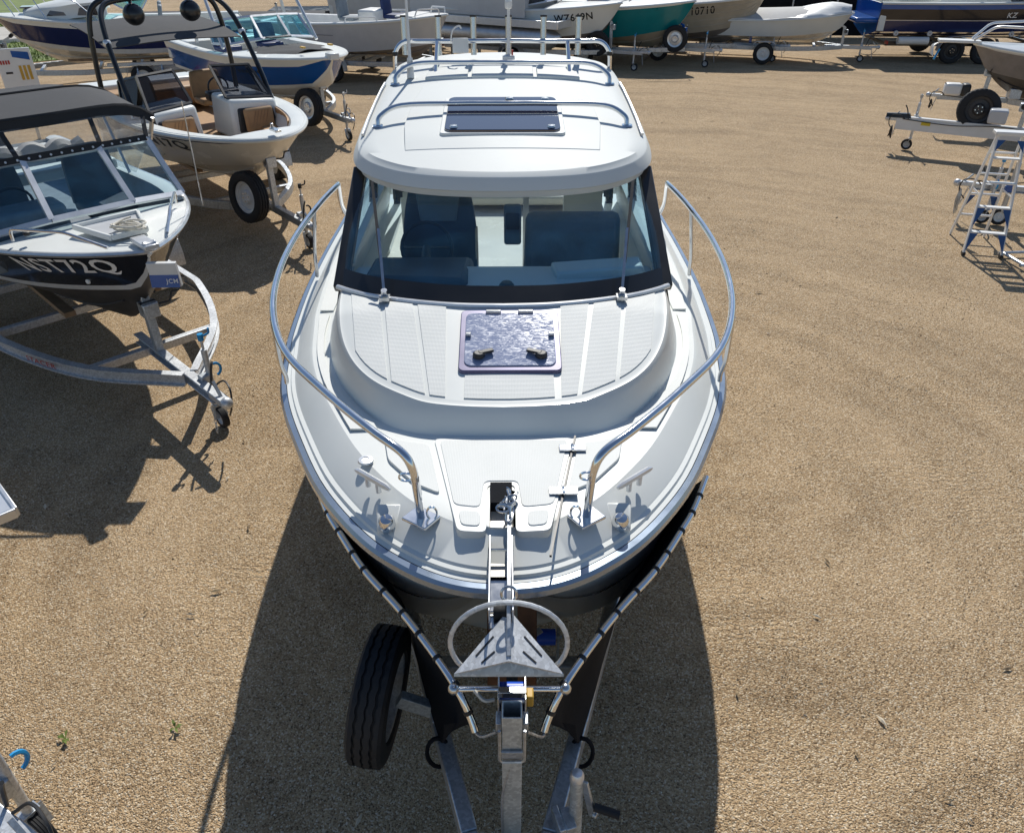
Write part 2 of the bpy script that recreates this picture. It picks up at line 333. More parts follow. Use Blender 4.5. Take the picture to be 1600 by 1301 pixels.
# ------------------------------------------------------------------ ground
def ground_mat():
    m = bpy.data.materials.new('gravel'); t = nt(m); N = t.nodes.new; lk = t.links.new
    o = N('ShaderNodeOutputMaterial'); b = N('ShaderNodeBsdfPrincipled'); lk(b.outputs[0], o.inputs[0])
    tc = N('ShaderNodeTexCoord'); P = tc.outputs['Object']
    def nz(s, d=5, r=.6, dist=0, vec=None):
        n = N('ShaderNodeTexNoise'); n.inputs['Scale'].default_value = s; n.inputs['Detail'].default_value = d; n.inputs['Roughness'].default_value = r; n.inputs['Distortion'].default_value = dist
        lk(vec or P, n.inputs['Vector']); return n.outputs['Fac']
    def vo(s):
        v = N('ShaderNodeTexVoronoi'); v.inputs['Scale'].default_value = s; lk(P, v.inputs['Vector']); return v
    def mth(op, a, c):
        k = N('ShaderNodeMath'); k.operation = op
        for i, q in enumerate((a, c)):
            if isinstance(q, (int, float)): k.inputs[i].default_value = q
            else: lk(q, k.inputs[i])
        return k.outputs[0]
    v1, v2 = vo(120), vo(62)
    bw = N('ShaderNodeSeparateColor'); lk(v1.outputs['Color'], bw.inputs[0])
    r = N('ShaderNodeValToRGB'); el = r.color_ramp.elements
    cols = [(0.0, (.12, .08, .045)), (.2, (.36, .255, .15)), (.45, (.45, .325, .195)), (.65, (.53, .40, .25)), (.85, (.62, .51, .36)), (1.0, (.80, .74, .62))]
    cols = [(p, tuple(min(1, q * k) for q, k in zip(c, (1.08, 1.025, 0.955)))) for p, c in cols]; el[0].position = 0; el[0].color = cols[0][1] + (1,); el[1].position = 1; el[1].color = cols[-1][1] + (1,)
    for p, c in cols[1:-1]: e = el.new(p); e.color = c + (1,)
    lk(bw.outputs[0], r.inputs[0])
    # worn, paler wheel paths that sweep in arcs across the yard, and damp darker patches
    sep = N('ShaderNodeSeparateXYZ'); lk(P, sep.inputs[0])
    dx = mth('SUBTRACT', sep.outputs[0], 1.5); dy = mth('SUBTRACT', sep.outputs[1], 5.5)
    rad = mth('SQRT', mth('ADD', mth('MULTIPLY', dx, dx), mth('MULTIPLY', dy, dy)), 0)
    wob = mth('ADD', rad, mth('MULTIPLY', nz(.35, 3), 1.6))
    ang = mth('ARCTAN2', dy, dx)
    cv = N('ShaderNodeCombineXYZ'); lk(mth('MULTIPLY', wob, 2.2), cv.inputs[0]); lk(mth('MULTIPLY', ang, .8), cv.inputs[1])
    arcs = nz(1.0, 6, .65, 0, cv.outputs[0])
    patch = nz(.55, 7, .62, .4)
    mid = nz(3.2, 6, .7)
    g = N('ShaderNodeValToRGB'); g.color_ramp.elements[0].position = .36; g.color_ramp.elements[1].position = .64
    g.color_ramp.elements[0].color = (.66, .65, .64, 1); g.color_ramp.elements[1].color = (1.20, 1.19, 1.17, 1)
    lk(mth('ADD', mth('MULTIPLY', arcs, .5), mth('ADD', mth('MULTIPLY', patch, .28), mth('MULTIPLY', mid, .22))), g.inputs[0])
    mx = N('ShaderNodeMixRGB'); mx.blend_type = 'MULTIPLY'; mx.inputs[0].default_value = 1; lk(r.outputs[0], mx.inputs[1]); lk(g.outputs[0], mx.inputs[2])
    dust = N('ShaderNodeMixRGB'); dust.inputs[2].default_value = (.50, .365, .225, 1); lk(mx.outputs[0], dust.inputs[1])
    dr = N('ShaderNodeMapRange'); dr.inputs[1].default_value = .45; dr.inputs[2].default_value = .75; dr.inputs[3].default_value = .08; dr.inputs[4].default_value = .6; lk(mth('ADD', mth('MULTIPLY', patch, .5), mth('MULTIPLY', arcs, .5)), dr.inputs[0]); lk(dr.outputs[0], dust.inputs[0])
    lk(dust.outputs[0], b.inputs['Base Color']); b.inputs['Roughness'].default_value = .92; b.inputs['Specular IOR Level'].default_value = .25
    hgt = mth('ADD', mth('MULTIPLY', v1.outputs['Distance'], -1.0), mth('ADD', mth('MULTIPLY', v2.outputs['Distance'], -.9), mth('ADD', mth('MULTIPLY', mid, 1.6), mth('MULTIPLY', arcs, 1.2))))
    wv = N('ShaderNodeTexWave'); wv.inputs['Scale'].default_value = 5.5; wv.inputs['Distortion'].default_value = 9; wv.inputs['Detail'].default_value = 4; wv.inputs['Detail Scale'].default_value = 2.2; wv.bands_direction = 'Y'; lk(P, wv.inputs['Vector'])
    mk = N('ShaderNodeMapRange'); mk.inputs[1].default_value = .52; mk.inputs[2].default_value = .66; lk(nz(.9, 3), mk.inputs[0])
    hgt = mth('ADD', hgt, mth('MULTIPLY', mth('MULTIPLY', wv.outputs['Fac'], mk.outputs[0]), .7))
    bp = N('ShaderNodeBump'); bp.inputs['Strength'].default_value = .9; bp.inputs['Distance'].default_value = .010; lk(hgt, bp.inputs['Height']); lk(bp.outputs[0], b.inputs['Normal'])
    MATS['gravel'] = m
ground_mat()
g = MB()
xs = [-600, -60, -20] + [-14 + i * .7 for i in range(41)] + [20, 60, 600]; ys = [-300, -30] + [-3 + i * .7 for i in range(50)] + [45, 80, 200, 900]
g.grid([[(x, y, .014 * (noise.noise(Vector((x * .35, y * .35, 3))) + .5 * noise.noise(Vector((x * 1.1, y * 1.1, 9)))) - .01 if abs(x) < 20 and -3 < y < 40 else -.01) for x in xs] for y in ys])
tag(g.build('ground', 'gravel', ang=180), 'sunlit brown gravel yard', None, kind='structure')

def stones():
    m = MB(); rnd = random.Random(3); tmpl = [(1, 0, 0), (0, 1, 0), (-1, 0, 0), (0, -1, 0), (0, 0, .75)]
    V = []; F = []
    for i in range(70000):
        y = 1.0 + 10.5 * rnd.random() ** 1.7; hw = .9 + .78 * y
        x = rnd.uniform(-hw, hw); s = rnd.uniform(.003, .0065) * (1 + .06 * y)
        if rnd.random() < .015: s *= 1.8
        a = rnd.uniform(0, 6.28); ca, sa = math.cos(a) * s, math.sin(a) * s; fy = rnd.uniform(.55, 1)
        z = .014 * (noise.noise(Vector((x * .35, y * .35, 3))) + .5 * noise.noise(Vector((x * 1.1, y * 1.1, 9)))) - .01
        k = len(V); jx = rnd.uniform(-.4, .4) * s
        for p in tmpl: V.append((x + p[0] * ca - p[1] * sa * fy + (jx if p[2] else 0), y + p[0] * sa + p[1] * ca * fy, z - .001 + p[2] * s))
        F += [(k, k + 1, k + 4), (k + 1, k + 2, k + 4), (k + 2, k + 3, k + 4), (k + 3, k, k + 4)]
    m.v, m.f = V, F
    me = bpy.data.meshes.new('gravel_stones'); me.from_pydata(V, [], F); me.update()
    mt = bpy.data.materials.new('stone'); t = nt(mt); N = t.nodes.new; lk = t.links.new
    o = N('ShaderNodeOutputMaterial'); b = N('ShaderNodeBsdfPrincipled'); lk(b.outputs[0], o.inputs[0])
    gm = N('ShaderNodeNewGeometry'); r = N('ShaderNodeValToRGB'); el = r.color_ramp.elements
    el[0].color = (.13, .09, .05, 1); el[1].color = (.80, .72, .58, 1); e = el.new(.45); e.color = (.44, .31, .18, 1); e = el.new(.88); e.color = (.60, .46, .29, 1)
    lk(gm.outputs['Random Per Island'], r.inputs[0]); lk(r.outputs[0], b.inputs['Base Color']); b.inputs['Roughness'].default_value = .9
    me.materials.append(mt); o = bpy.data.objects.new('gravel_stones', me); COL.objects.link(o)
    tag(o, 'small loose stones lying on the gravel yard', 'gravel', kind='stuff')
stones()
def litter():
    rn = random.Random(21); V = []; F = []
    for i in range(150):
        y = 1.2 + 20 * rn.random() ** 1.4; x = rn.uniform(-1, 1) * (1 + .75 * y); a = rn.uniform(0, 6.28); l = rn.uniform(.012, .045) * (1 + .03 * y); w = l * rn.uniform(.12, .35); z = .004
        c, s = math.cos(a), math.sin(a); k = len(V)
        V += [(x - c * l, y - s * l, z), (x - s * w, y + c * w, z + .006), (x + c * l, y + s * l, z + .002), (x + s * w, y - c * w, z + .003), (x, y, z + .012)]
        F += [(k, k + 1, k + 4), (k + 1, k + 2, k + 4), (k + 2, k + 3, k + 4), (k + 3, k, k + 4)]
    me = bpy.data.meshes.new('leaf_litter'); me.from_pydata(V, [], F); mt = bpy.data.materials.new('dry_leaf'); t = nt(mt); N = t.nodes.new; lk = t.links.new
    o = N('ShaderNodeOutputMaterial'); b = N('ShaderNodeBsdfPrincipled'); lk(b.outputs[0], o.inputs[0]); gm = N('ShaderNodeNewGeometry'); r = N('ShaderNodeValToRGB'); el = r.color_ramp.elements
    el[0].color = (.16, .11, .06, 1); el[1].color = (.75, .68, .55, 1); e = el.new(.5); e.color = (.42, .31, .18, 1); lk(gm.outputs['Random Per Island'], r.inputs[0]); lk(r.outputs[0], b.inputs['Base Color']); b.inputs['Roughness'].default_value = .8
    me.materials.append(mt); o = bpy.data.objects.new('leaf_litter', me); COL.objects.link(o); tag(o, 'dry leaves and twigs scattered over the gravel', 'litter', kind='stuff')
litter()
for k, (x, y, lab) in enumerate(((-2.55, 2.65, 'small green weed in the gravel near the lower left corner'), (-1.95, 2.72, 'tiny green weed right of the small one, lower left'))):
    wd = thing('weed', lab, 'weed', (x, y, 0), k * 1.3); rn = random.Random(k)
    for q in range(7):
        a = rn.uniform(0, 6.28); l = rn.uniform(.03, .06); m = MB(); d = Vector((math.cos(a), math.sin(a), 0)); n = Vector((-d.y, d.x, 0)); m.prism([Vector((0, 0, 0)), d * l * .6 - n * .008 + Vector((0, 0, .02)), d * l + Vector((0, 0, .012)), d * l * .6 + n * .008 + Vector((0, 0, .02))], [Vector((0, 0, .002)), d * l * .6 - n * .008 + Vector((0, 0, .022)), d * l + Vector((0, 0, .014)), d * l * .6 + n * .008 + Vector((0, 0, .022))]); m.build('leaf', 'leaf_grass', wd)

# ------------------------------------------------------------------ the white cabin boat in the middle (y runs aft from the bow)
YB = 2.19
boat = thing('cabin_boat', 'large white cabin fishing boat with bow rail and hard roof, nearest the middle', 'boat', (-.01 - .0099 * YB, YB, 0), R(.57))
OUT0 = [(2.19, 0), (2.20, .11), (2.225, .21), (2.27, .31), (2.335, .41), (2.46, .56), (2.66, .725), (2.92, .893), (3.27, 1.06), (3.6, 1.198), (3.9, 1.288), (4.25, 1.35), (4.57, 1.395), (5.3, 1.44), (6.1, 1.445), (6.8, 1.43), (8.0, 1.41), (9.3, 1.37)]
def sheer(d): return 1.545 + .08 * max(0, (4.6 - d) / 2.4) ** 1.3
OUT = [(d * 1.0245, b * 1.0245) for d, b in OUT0]
sm = [Vector((b, d, 0)) for d, b in OUT]
sm = bez(sm, 4)
RUB = [Vector((p.x, p.y, sheer(p.y))) for p in sm]            # right half, bow to stern
def nrm2(P, i):
    d = (P[min(i + 1, len(P) - 1)] - P[max(i - 1, 0)]); d.z = 0; d.normalize(); return Vector((-d.y, d.x, 0))   # points inboard for a bow-to-stern right half
def inset(P, o, dz):
    out = []
    for i, p in enumerate(P):
        n = nrm2(P, i) if i else Vector((0, 1, 0)); oo = o(p.y) if callable(o) else o
        q = p + n * oo
        if i == 0: q = Vector((0, p.y + oo, 0))
        out.append(Vector((max(q.x, 0), q.y, p.z + dz)))
    return out
mir = lambda P: [Vector((-p.x, p.y, p.z)) for p in P]
full = lambda P: list(reversed(mir(P)))[:-1] + list(P)
def B(m, name, mat, par=None, **k): return m.move((0, -YB, 0)).build(name, mat, par or boat, **k)
chw = lambda d: .165 + .045 * max(0, min(1, (3.6 - d) / 1.4))
R0 = RUB; R1 = inset(R0, .012, .018); R2 = inset(R0, .034, .022); R3 = inset(R0, .040, .036); R4 = inset(R0, .062, .040); R5 = inset(R0, .070, .050)
DZ = 1.74
R6 = [Vector((p.x, p.y, DZ - .012 - .06 * max(0, min(1, (p.y - 4) / 4)))) for p in inset(R0, lambda d: chw(d), .0)]
R7 = [Vector((p.x, p.y, p.z + .012)) for p in inset(R0, lambda d: chw(d) + .02, .0)]
for p, q in zip(R7, R6): p.z = q.z + .012
deckz = lambda d: DZ - .06 * max(0, min(1, (d - 4) / 4))
m = MB(); m.grid([full(r) for r in (R1, R2, R3, R4, R5, R6, R7)]); B(m, 'gunwale', 'gelcoat', ang=28)
# rub rail
m = MB(); prof = [(0, .018), (-.02, .016), (-.032, 0), (-.032, -.03), (-.02, -.045), (.0, -.047)]
rows = []
for o, dz in prof: rows.append(full(inset(R0, o + .008, dz)) if o >= 0 else full([p - (nrm2(R0, i) if i else Vector((0, 1, 0))) * -o + Vector((0, 0, dz)) for i, p in enumerate(R0)]))
m.grid(rows); B(m, 'rub_rail', 'rub_sky_tint', ang=30)
# deck floor forward, side decks
def strip(m, P, k0, k1, xin, n=8):
    for s in (1, -1):
        m.grid([[Vector((s * (p.x + (min(xin(p.y), p.x) - p.x) * j / n), p.y, p.z + .012 * math.sin(math.pi * .5 * j / n))) for j in range(n + 1)] for p in P[k0:k1]])
iA = next(i for i, p in enumerate(R7) if p.y > 3.5); iB = next(i for i, p in enumerate(R7) if p.y > 7.2)
m = MB()
slot = lambda d: .0
SL = [(2.19, .062), (2.74, .062), (2.741, 0), (9, 0)]
strip(m, R7, 0, iA + 1, lambda d: interp(SL, d)); strip(m, R7, iA, iB + 1, lambda d: min(.9, max(0, (d - 3.5) * 3))); strip(m, R7, iB, len(R7), lambda d: 1.12)
B(m, 'deck', 'gelcoat', ang=30)
# hull below the rail
def hull_rows():
    rows = []
    P = [p + Vector((0, 0, -.045)) for p in R0]
    n = len(P)
    for k, v in enumerate((0, .2, .45, .7, 1.0)):
        row = []
        for i, p in enumerate(P):
            f = i / (n - 1); cb = min(1.22, p.x * (.55 + .33 * min(1, f * 1.9))); cy = p.y + .62 * (1 - min(1, p.x / 1.0)) ** 1.1 + .1 * (1 - f); cz = .78 + .3 * max(0, 1 - f * 2.4) ** 1.5
            e = v ** .85
            row.append(Vector((p.x + (cb - p.x) * e, p.y + (min(cy, 9.25) - p.y) * v, p.z + (cz - p.z) * v)))
        rows.append(row)
    keel = []
    for i, c in enumerate(rows[-1]):
        f = i / (n - 1); keel.append(Vector((0, c.y + .35 * max(0, 1 - f * 1.8), .42 + .72 * max(0, 1 - f * 2.6) ** 1.6 if i else rows[-1][0].z)))
    return rows, keel
HR, KE = hull_rows()
m = MB(); m.grid([full(r) for r in HR]); B(m, 'hull_side', 'gelcoat', ang=40)
m = MB(); m.grid([full(HR[-1]), full([a.lerp(b, .5) for a, b in zip(HR[-1], KE)]), full(KE)]); B(m, 'hull_bottom', 'gelcoat', ang=40)
m = MB(); st = [HR[2][i].lerp(HR[3][i], .5) for i in range(len(R0))]; st2 = [HR[2][i].lerp(HR[3][i], .62) for i in range(len(R0))]
o_ = lambda r: [p + Vector((.006, -.006, 0)) for p in r]
m.grid([full(o_(st)), full(o_(st2))]); B(m, 'hull_stripe', 'navy')
m = MB(); m.grid([[HR[k][-1] for k in range(5)] + [KE[-1]], [Vector((0, 9.3, q.z)) for q in [HR[k][-1] for k in range(5)] + [KE[-1]]], [Vector((-q.x, q.y, q.z)) for q in [HR[k][-1] for k in range(5)] + [KE[-1]]]]); B(m, 'transom', 'gelcoat')
# cockpit
m = MB(); m.box((0, 6.75, 1.13), (2.3, 5.1, .04)); B(m, 'cockpit_floor', 'gelcoat_cream')
for s in (-1, 1):
    m = MB(); m.box((s * 1.125, 8.2, 1.41), (.03, 2.1, .56)); B(m, 'cockpit_side', 'gelcoat')
m = MB(); m.box((0, 9.0, 1.38), (2.2, .5, .46)); m.box((0, 9.12, 1.62), (2.3, .24, .08)); B(m, 'transom_locker', 'gelcoat_cream', bevel=.02)
m = MB(); m.box((0, 8.72, 1.42), (1.5, .03, .34)); B(m, 'stern_seat_back', 'cream_vinyl', bevel=.03)
m = MB(); m.box((0, 8.55, 1.27), (1.5, .38, .1)); B(m, 'stern_seat_cushion', 'cream_vinyl', bevel=.03)
m = MB(); m.tube(rounded([(-.6, 8.69, 1.35), (-.6, 8.68, 1.54), (.6, 8.68, 1.54), (.6, 8.69, 1.35)], .1), .012); B(m, 'grab_bar', 'chrome')
# coachroof
WB = [(0, 4.01), (.25, 4.025), (.5, 4.08), (.75, 4.17), (.9, 4.255), (1.0, 4.33)]
CT = [(0, 3.215), (.16, 3.222), (.31, 3.24), (.42, 3.268), (.53, 3.325), (.64, 3.395), (.73, 3.475), (.81, 3.58), (.875, 3.71), (.92, 3.85), (.95, 4.0), (.972, 4.15), (.985, 4.35), (.99, 4.6)]
CB = [(0, 3.15), (.17, 3.155), (.33, 3.168), (.47, 3.20), (.585, 3.262), (.70, 3.365), (.80, 3.50), (.885, 3.64), (.955, 3.79), (1.01, 3.95), (1.05, 4.12), (1.08, 4.3), (1.095, 4.5), (1.10, 4.7)]
def cz(x, d): return 1.86 + (min(d, 4.0) - 3.215) * .245 + max(0, d - 4.0) * .06 - .035 * (x / .9) ** 2
T = bez([(x, d, 0) for x, d in CT], 4); Bs = bez([(x, d, 0) for x, d in CB], 4)
T = [Vector((max(p.x, 0), p.y, cz(p.x, p.y))) for p in T]; Bs = [Vector((max(p.x, 0), p.y, deckz(p.y) + .004)) for p in Bs]
mid = lambda a, b, t, bz=0: [p.lerp(q, t) + Vector((0, 0, bz)) for p, q in zip(a, b)]
T2 = inset(T, .028, 0)
for p in T2: p.z = cz(p.x, p.y) + .012
T3 = inset(T, .045, 0)
for p in T3: p.z = cz(p.x, p.y) + .014
rings = [Bs, mid(Bs, T, .06, .0), mid(Bs, T, .5, .004), mid(Bs, T, .86, .006), T, mid(T, T2, .5, .008), T2, T3]
m = MB(); m.grid([full(r) for r in rings])
T4 = [p for p in T3 if p.y < 4.42]; ivx = lambda d: interp([(b, a) for a, b in WB], d - .05) if d > 4.06 else 0.0
for sd_ in (1, -1): m.grid([[Vector((sd_ * (p.x + (min(p.x, ivx(p.y)) - p.x) * j / 9), p.y, cz(p.x + (min(p.x, ivx(p.y)) - p.x) * j / 9, p.y) + .014)) for j in range(10)] for p in T4])
B(m, 'coachroof', 'gelcoat', ang=34)
CF = sorted([(p.x, p.y) for p in T3])
cfront = lambda x: interp(CF, abs(x))
wback = lambda x: interp(WB, abs(x))
def pad(xa0, xb0, xa1, xb1, d0=None, d1=None, n=12, k=6, g=.018, name='deck_pad', zf=None, mat='nonskid', th=.006):
    """raised pad between two fore-and-aft lines (front edge 0, back edge 1)"""
    zf = zf or (lambda x, d: cz(x, d) + .014); m = MB(); rows = []
    for i in range(n + 1):
        v = i / n; row = []
        for j in range(k + 1):
            u = j / k
            xf = xa0 + (xb0 - xa0) * u; xk = xa1 + (xb1 - xa1) * u
            f = (cfront(xf) + g) if d0 is None else d0; bk = (wback(xk) - g - .03) if d1 is None else d1
            x = xf + (xk - xf) * v; d = f + (bk - f) * v
            row.append(Vector((x, d, zf(x, d) + th)))
        rows.append(row)
    m.slab(rows, th * 1.5); return B(m, name, mat, bevel=0, ang=60)
for s in (-1, 1):
    pad(s * .295, s * .375, s * .325, s * .49); pad(s * .40, s * .58, s * .52, s * .69); pad(s * .605, s * .80, s * .72, s * .90)
pad(-.20, .26, -.20, .26, None, 3.445, n=6)
# recessed hatch on the coachroof
def plate(m, x0, x1, d0, d1, zf, lift, th, r=.03, n=5):
    """rounded rectangle lying on the surface zf"""
    pts = []
    for cx_, cy_, a0 in ((x1 - r, d0 + r, -90), (x1 - r, d1 - r, 0), (x0 + r, d1 - r, 90), (x0 + r, d0 + r, 180)):
        for k in range(n + 1):
            a = R(a0 + 90 * k / n); pts.append((cx_ + r * math.cos(a), cy_ + r * math.sin(a)))
    m.prism([Vector((x, d, zf(x, d) + lift - th)) for x, d in pts], [Vector((x, d, zf(x, d) + lift)) for x, d in pts]); return m
zc = lambda x, d: cz(0, d) + .014
m = MB(); plate(m, -.236, .306, 3.462, 3.94, zc, .018, .03, .03); hf = B(m, 'hatch_frame', 'hatch_frame', bevel=.004)
m = MB(); plate(m, -.207, .277, 3.492, 3.908, zc, .024, .02, .04); hg = B(m, 'hatch_pane', 'acrylic_scratched', hf, bevel=.003); 
for s in (-1, 1):
    m = MB(); m.box((.035 + s * .09, 3.915, zc(0, 3.915) + .026), (.085, .025, .016)); B(m, 'hatch_hinge', 'stainless', hf, bevel=.003)
    m = MB(); m.box((.035 + s * .225, 3.72, zc(0, 3.74) + .03), (.03, .025, .014)); B(m, 'hatch_catch', 'stainless', hf, bevel=.003)
    m = MB(); q = (.035 + s * .165, 3.56, zc(0, 3.56)); m.lathe(q, (0, 0, 1), [(.001, .05), (.025, .05), (.031, .044), (.033, .024), (.001, .02)], 16, False); m.beam((q[0], q[1], q[2] + .045), (q[0] + s * -.075, q[1] + .03, q[2] + .047), .03, .014); B(m, 'hatch_handle', 'black_plastic', hf, bevel=.003)
# windscreen
WT = [(0, 4.73), (.25, 4.735), (.5, 4.785), (.72, 4.89), (.85, 5.0), (.93, 5.09)]
wb_ = bez([(x, d, 2.07 - .02 * x * x) for x, d in WB], 4); wt_ = bez([(x, d, 2.50) for x, d in WT], 4)
fb, ft = full(wb_), full(wt_)
fb = [Vector(p) for p in fb]; ft = [Vector(p) for p in ft]
lev = lambda t: [a.lerp(b, t) + Vector((0, 0, .03 * math.sin(math.pi * t))) for a, b in zip(fb, ft)]
sl = lambda a, b, n: [lev(a + (b - a) * i / n) for i in range(n + 1)]
sn = Vector((0, -.52, .85))
m = MB(); m.slab(sl(.13, 1.0, 6), .006, sn); B(m, 'windscreen_glass', 'glass_blue')
m = MB(); m.slab([[p + sn * .003 for p in r] for r in sl(.01, .135, 2)], .014, sn); B(m, 'windscreen_band', 'black_paint')
m = MB(); m.tube([p + Vector((0, -.02, .0)) for p in fb], .016, 8); B(m, 'windscreen_seal', 'alloy_bright')
for s in (-1, 1):
    m = MB(); a, b_ = Vector((s * .985, 4.32, 2.03)), Vector((s * .93, 5.1, 2.53)); m.beam(a, b_, .085, .06, (0, -.5, .85)); B(m, 'windscreen_pillar', 'black_paint', bevel=.008)
    # wiper
    base = Vector((s * .70, 4.10, 2.085)); tip = Vector((s * .60 if s < 0 else .66, 4.70, 2.555)); kn = base.lerp(tip, .5) + sn * .03
    base = Vector((s * .685, 4.10, 2.08)); mid_ = Vector((s * .735, 4.42, 2.345)); tip = Vector((s * .80, 4.74, 2.53))
    m = MB(); m.lathe(base, (0, -.3, 1), [(.001, .05), (.018, .05), (.022, .0), (.001, -.01)], 12, False); m.box(base + Vector((0, -.015, .0)), (.06, .06, .02)); wp = B(m, 'wiper_base', 'stainless')
    m = MB(); m.beam(base + sn * .035, mid_ + sn * .04, .016, .01); B(m, 'wiper_arm', 'stainless')
    m = MB(); m.beam(base.lerp(tip, .28) + sn * .018, tip + sn * .03, .018, .022); B(m, 'wiper_blade', 'black_plastic')
    # cabin side
    m = MB(); m.grid([[(s * 1.09, 4.5, 1.74), (s * 1.075, 7.0, 1.69)], [(s * 1.0, 4.45, 2.09), (s * .985, 7.0, 2.12)]]); m.grid([[(s * .985, 4.45, 2.09), (s * .97, 7.0, 2.12)], [(s * 1.06, 4.5, 1.74), (s * 1.05, 7.0, 1.69)]]); B(m, 'cabin_side', 'gelcoat')
    m = MB(); m.slab([[(s * .995, 4.5, 2.1), (s * .985, 5.75, 2.12)], [(s * .935, 5.12, 2.53), (s * .93, 5.75, 2.59)]], .006, (s, 0, 0)); B(m, 'side_window', 'glass_blue')
    m = MB(); m.slab([[(s * .985, 5.82, 2.12), (s * .97, 6.95, 2.13)], [(s * .93, 5.82, 2.6), (s * .91, 6.95, 2.72)]], .006, (s, 0, 0)); B(m, 'side_window', 'glass_blue')
    m = MB(); m.beam((s * .985, 5.785, 2.1), (s * .93, 5.785, 2.62), .06, .05, (0, 1, 0)); B(m, 'window_post', 'black_paint')
    m = MB(); m.beam((s * .97, 6.97, 1.7), (s * .91, 6.97, 2.75), .06, .08, (0, 1, 0)); B(m, 'window_post', 'black_paint')
    m = MB(); m.beam((s * .965, 4.6, 2.1), (s * .955, 6.95, 2.125), .05, .04); B(m, 'window_ledge', 'gelcoat')
    m = MB(); rw = []
    for i in range(9): rw.append([(s * (.86 + .035 * math.sin(i * 2.2)), 6.1 + .05 * i, 2.0), (s * (.84 + .03 * math.sin(i * 2.2)), 6.1 + .05 * i, 2.62)])
    m.slab(rw, .01, (s, 0, 0)); B(m, 'curtain', 'seat_dark')
# interior
m = MB(); m.slab([[Vector((p.x * .97, p.y + .03, 2.055)) for p in fb], [Vector((p.x * .92, 4.62, 2.05)) for p in fb], [Vector((p.x * .92, 4.66, 1.75)) for p in fb]], .02); B(m, 'dashboard', 'gelcoat')
m = MB(); m.quadbox([(-.88, 4.32, 1.6), (-.18, 4.32, 1.6), (-.18, 4.95, 1.6), (-.88, 4.95, 1.6), (-.85, 4.36, 2.1), (-.22, 4.30, 2.1), (-.2, 4.88, 2.02), (-.86, 4.88, 2.02)]); B(m, 'helm_console', 'seat_dark', bevel=.04)
m = MB(); ring = [(-.52 + .17 * math.cos(a), 5.0 + .05 * math.sin(a), 2.03 + .16 * math.sin(a)) for a in [i * math.pi / 12 for i in range(24)]]; m.tube(ring, .014, 6, True); m.beam((-.68, 5.0, 2.03), (-.36, 5.0, 2.03), .03, .012); m.cyl((-.52, 5.0, 2.03), (-.52, 4.86, 1.98), .03); B(m, 'steering_wheel', 'black_plastic')
def seat_back(m, x, d, w, z0, z1, th=.13, lean=.12, top=.72):
    rows = []
    for i in range(9):
        v = i / 8; ww = w * (1 - (1 - top) * v ** 3) / 2; zz = z0 + (z1 - z0) * v; o = lean * v
        rows.append([Vector((x + ww * c, d + o + th * .5 * s_, zz)) for c, s_ in ((-1, -.6), (-.8, -1), (0, -1.1), (.8, -1), (1, -.6), (1, .6), (.8, 1), (0, 1), (-.8, 1), (-1, .6))])
    rows.append([p.lerp(Vector((x, d + lean, z1)), .35) + Vector((0, 0, .02)) for p in rows[-1]]); m.grid(rows, False, True)
    k = len(m.v); m.f.append(tuple(range(k - 10, k))); return m
m = MB(); seat_back(m, -.47, 5.5, .56, 1.62, 2.3); B(m, 'helm_seat_back', 'seat_dark', bevel=0, ang=60)
m = MB(); m.quadbox([(-.60, 5.43, 2.06), (-.34, 5.43, 2.06), (-.34, 5.47, 2.06), (-.60, 5.47, 2.06), (-.63, 5.475, 2.26), (-.31, 5.475, 2.26), (-.31, 5.52, 2.26), (-.63, 5.52, 2.26)]); B(m, 'headrest_panel', 'seat_grey', bevel=.012)
m = MB(); m.box((-.47, 5.28, 1.62), (.54, .46, .14)); m.cyl((-.47, 5.3, 1.15), (-.47, 5.3, 1.56), .06); B(m, 'helm_seat_base', 'seat_dark', bevel=.04)
m = MB(); m.tube(rounded([(-.2, 5.18, 1.2), (-.19, 5.25, 1.75), (-.2, 5.5, 2.0)], .1), .012); B(m, 'seat_rail', 'chrome')
m = MB(); m.quadbox([(.14, 5.18, 1.55), (.84, 5.18, 1.55), (.84, 5.34, 1.55), (.14, 5.34, 1.55), (.16, 5.26, 2.17), (.83, 5.26, 2.17), (.83, 5.38, 2.17), (.16, 5.38, 2.17)]); B(m, 'bench_back', 'seat_grey', bevel=.05)
m = MB(); m.box((.46, 4.98, 1.6), (.74, .5, .16)); m.box((.46, 5.2, 1.33), (.7, .8, .36)); B(m, 'bench_base', 'seat_grey', bevel=.03)
m = MB(); m.box((.07, 5.6, 1.98), (.13, .05, .3), rx=-.15); B(m, 'bench_side_panel', 'seat_grey', bevel=.02)
m = MB(); m.box((.07, 5.555, 2.02), (.1, .02, .12), rx=-.15); B(m, 'chart_screen', 'black_paint', bevel=.006)
m = MB(); m.quadbox([(.33, 4.40, 2.03), (.9, 4.45, 2.03), (.9, 4.62, 2.03), (.30, 4.60, 2.03), (.33, 4.42, 2.09), (.86, 4.45, 2.12), (.86, 4.62, 2.12), (.30, 4.60, 2.09)]); B(m, 'dash_tray', 'gelcoat', bevel=.015)
m = MB(); m.lathe((.02, 4.24, 2.06), (0, 0, 1), [(.001, .05), (.03, .048), (.045, .03), (.05, 0.0), (.001, -.005)], 16, False); B(m, 'compass', 'black_plastic')
m = MB(); m.box((.70, 6.7, 1.9), (.34, .05, 1.5)); B(m, 'rear_bulkhead', 'gelcoat'); 
m = MB(); m.box((-.82, 6.7, 1.9), (.16, .05, 1.5)); B(m, 'rear_bulkhead', 'gelcoat')
for x in (-.32, .20):
    m = MB(); m.box((x, 6.72, 1.92), (.05, .05, 1.55)); B(m, 'door_frame', 'alloy')
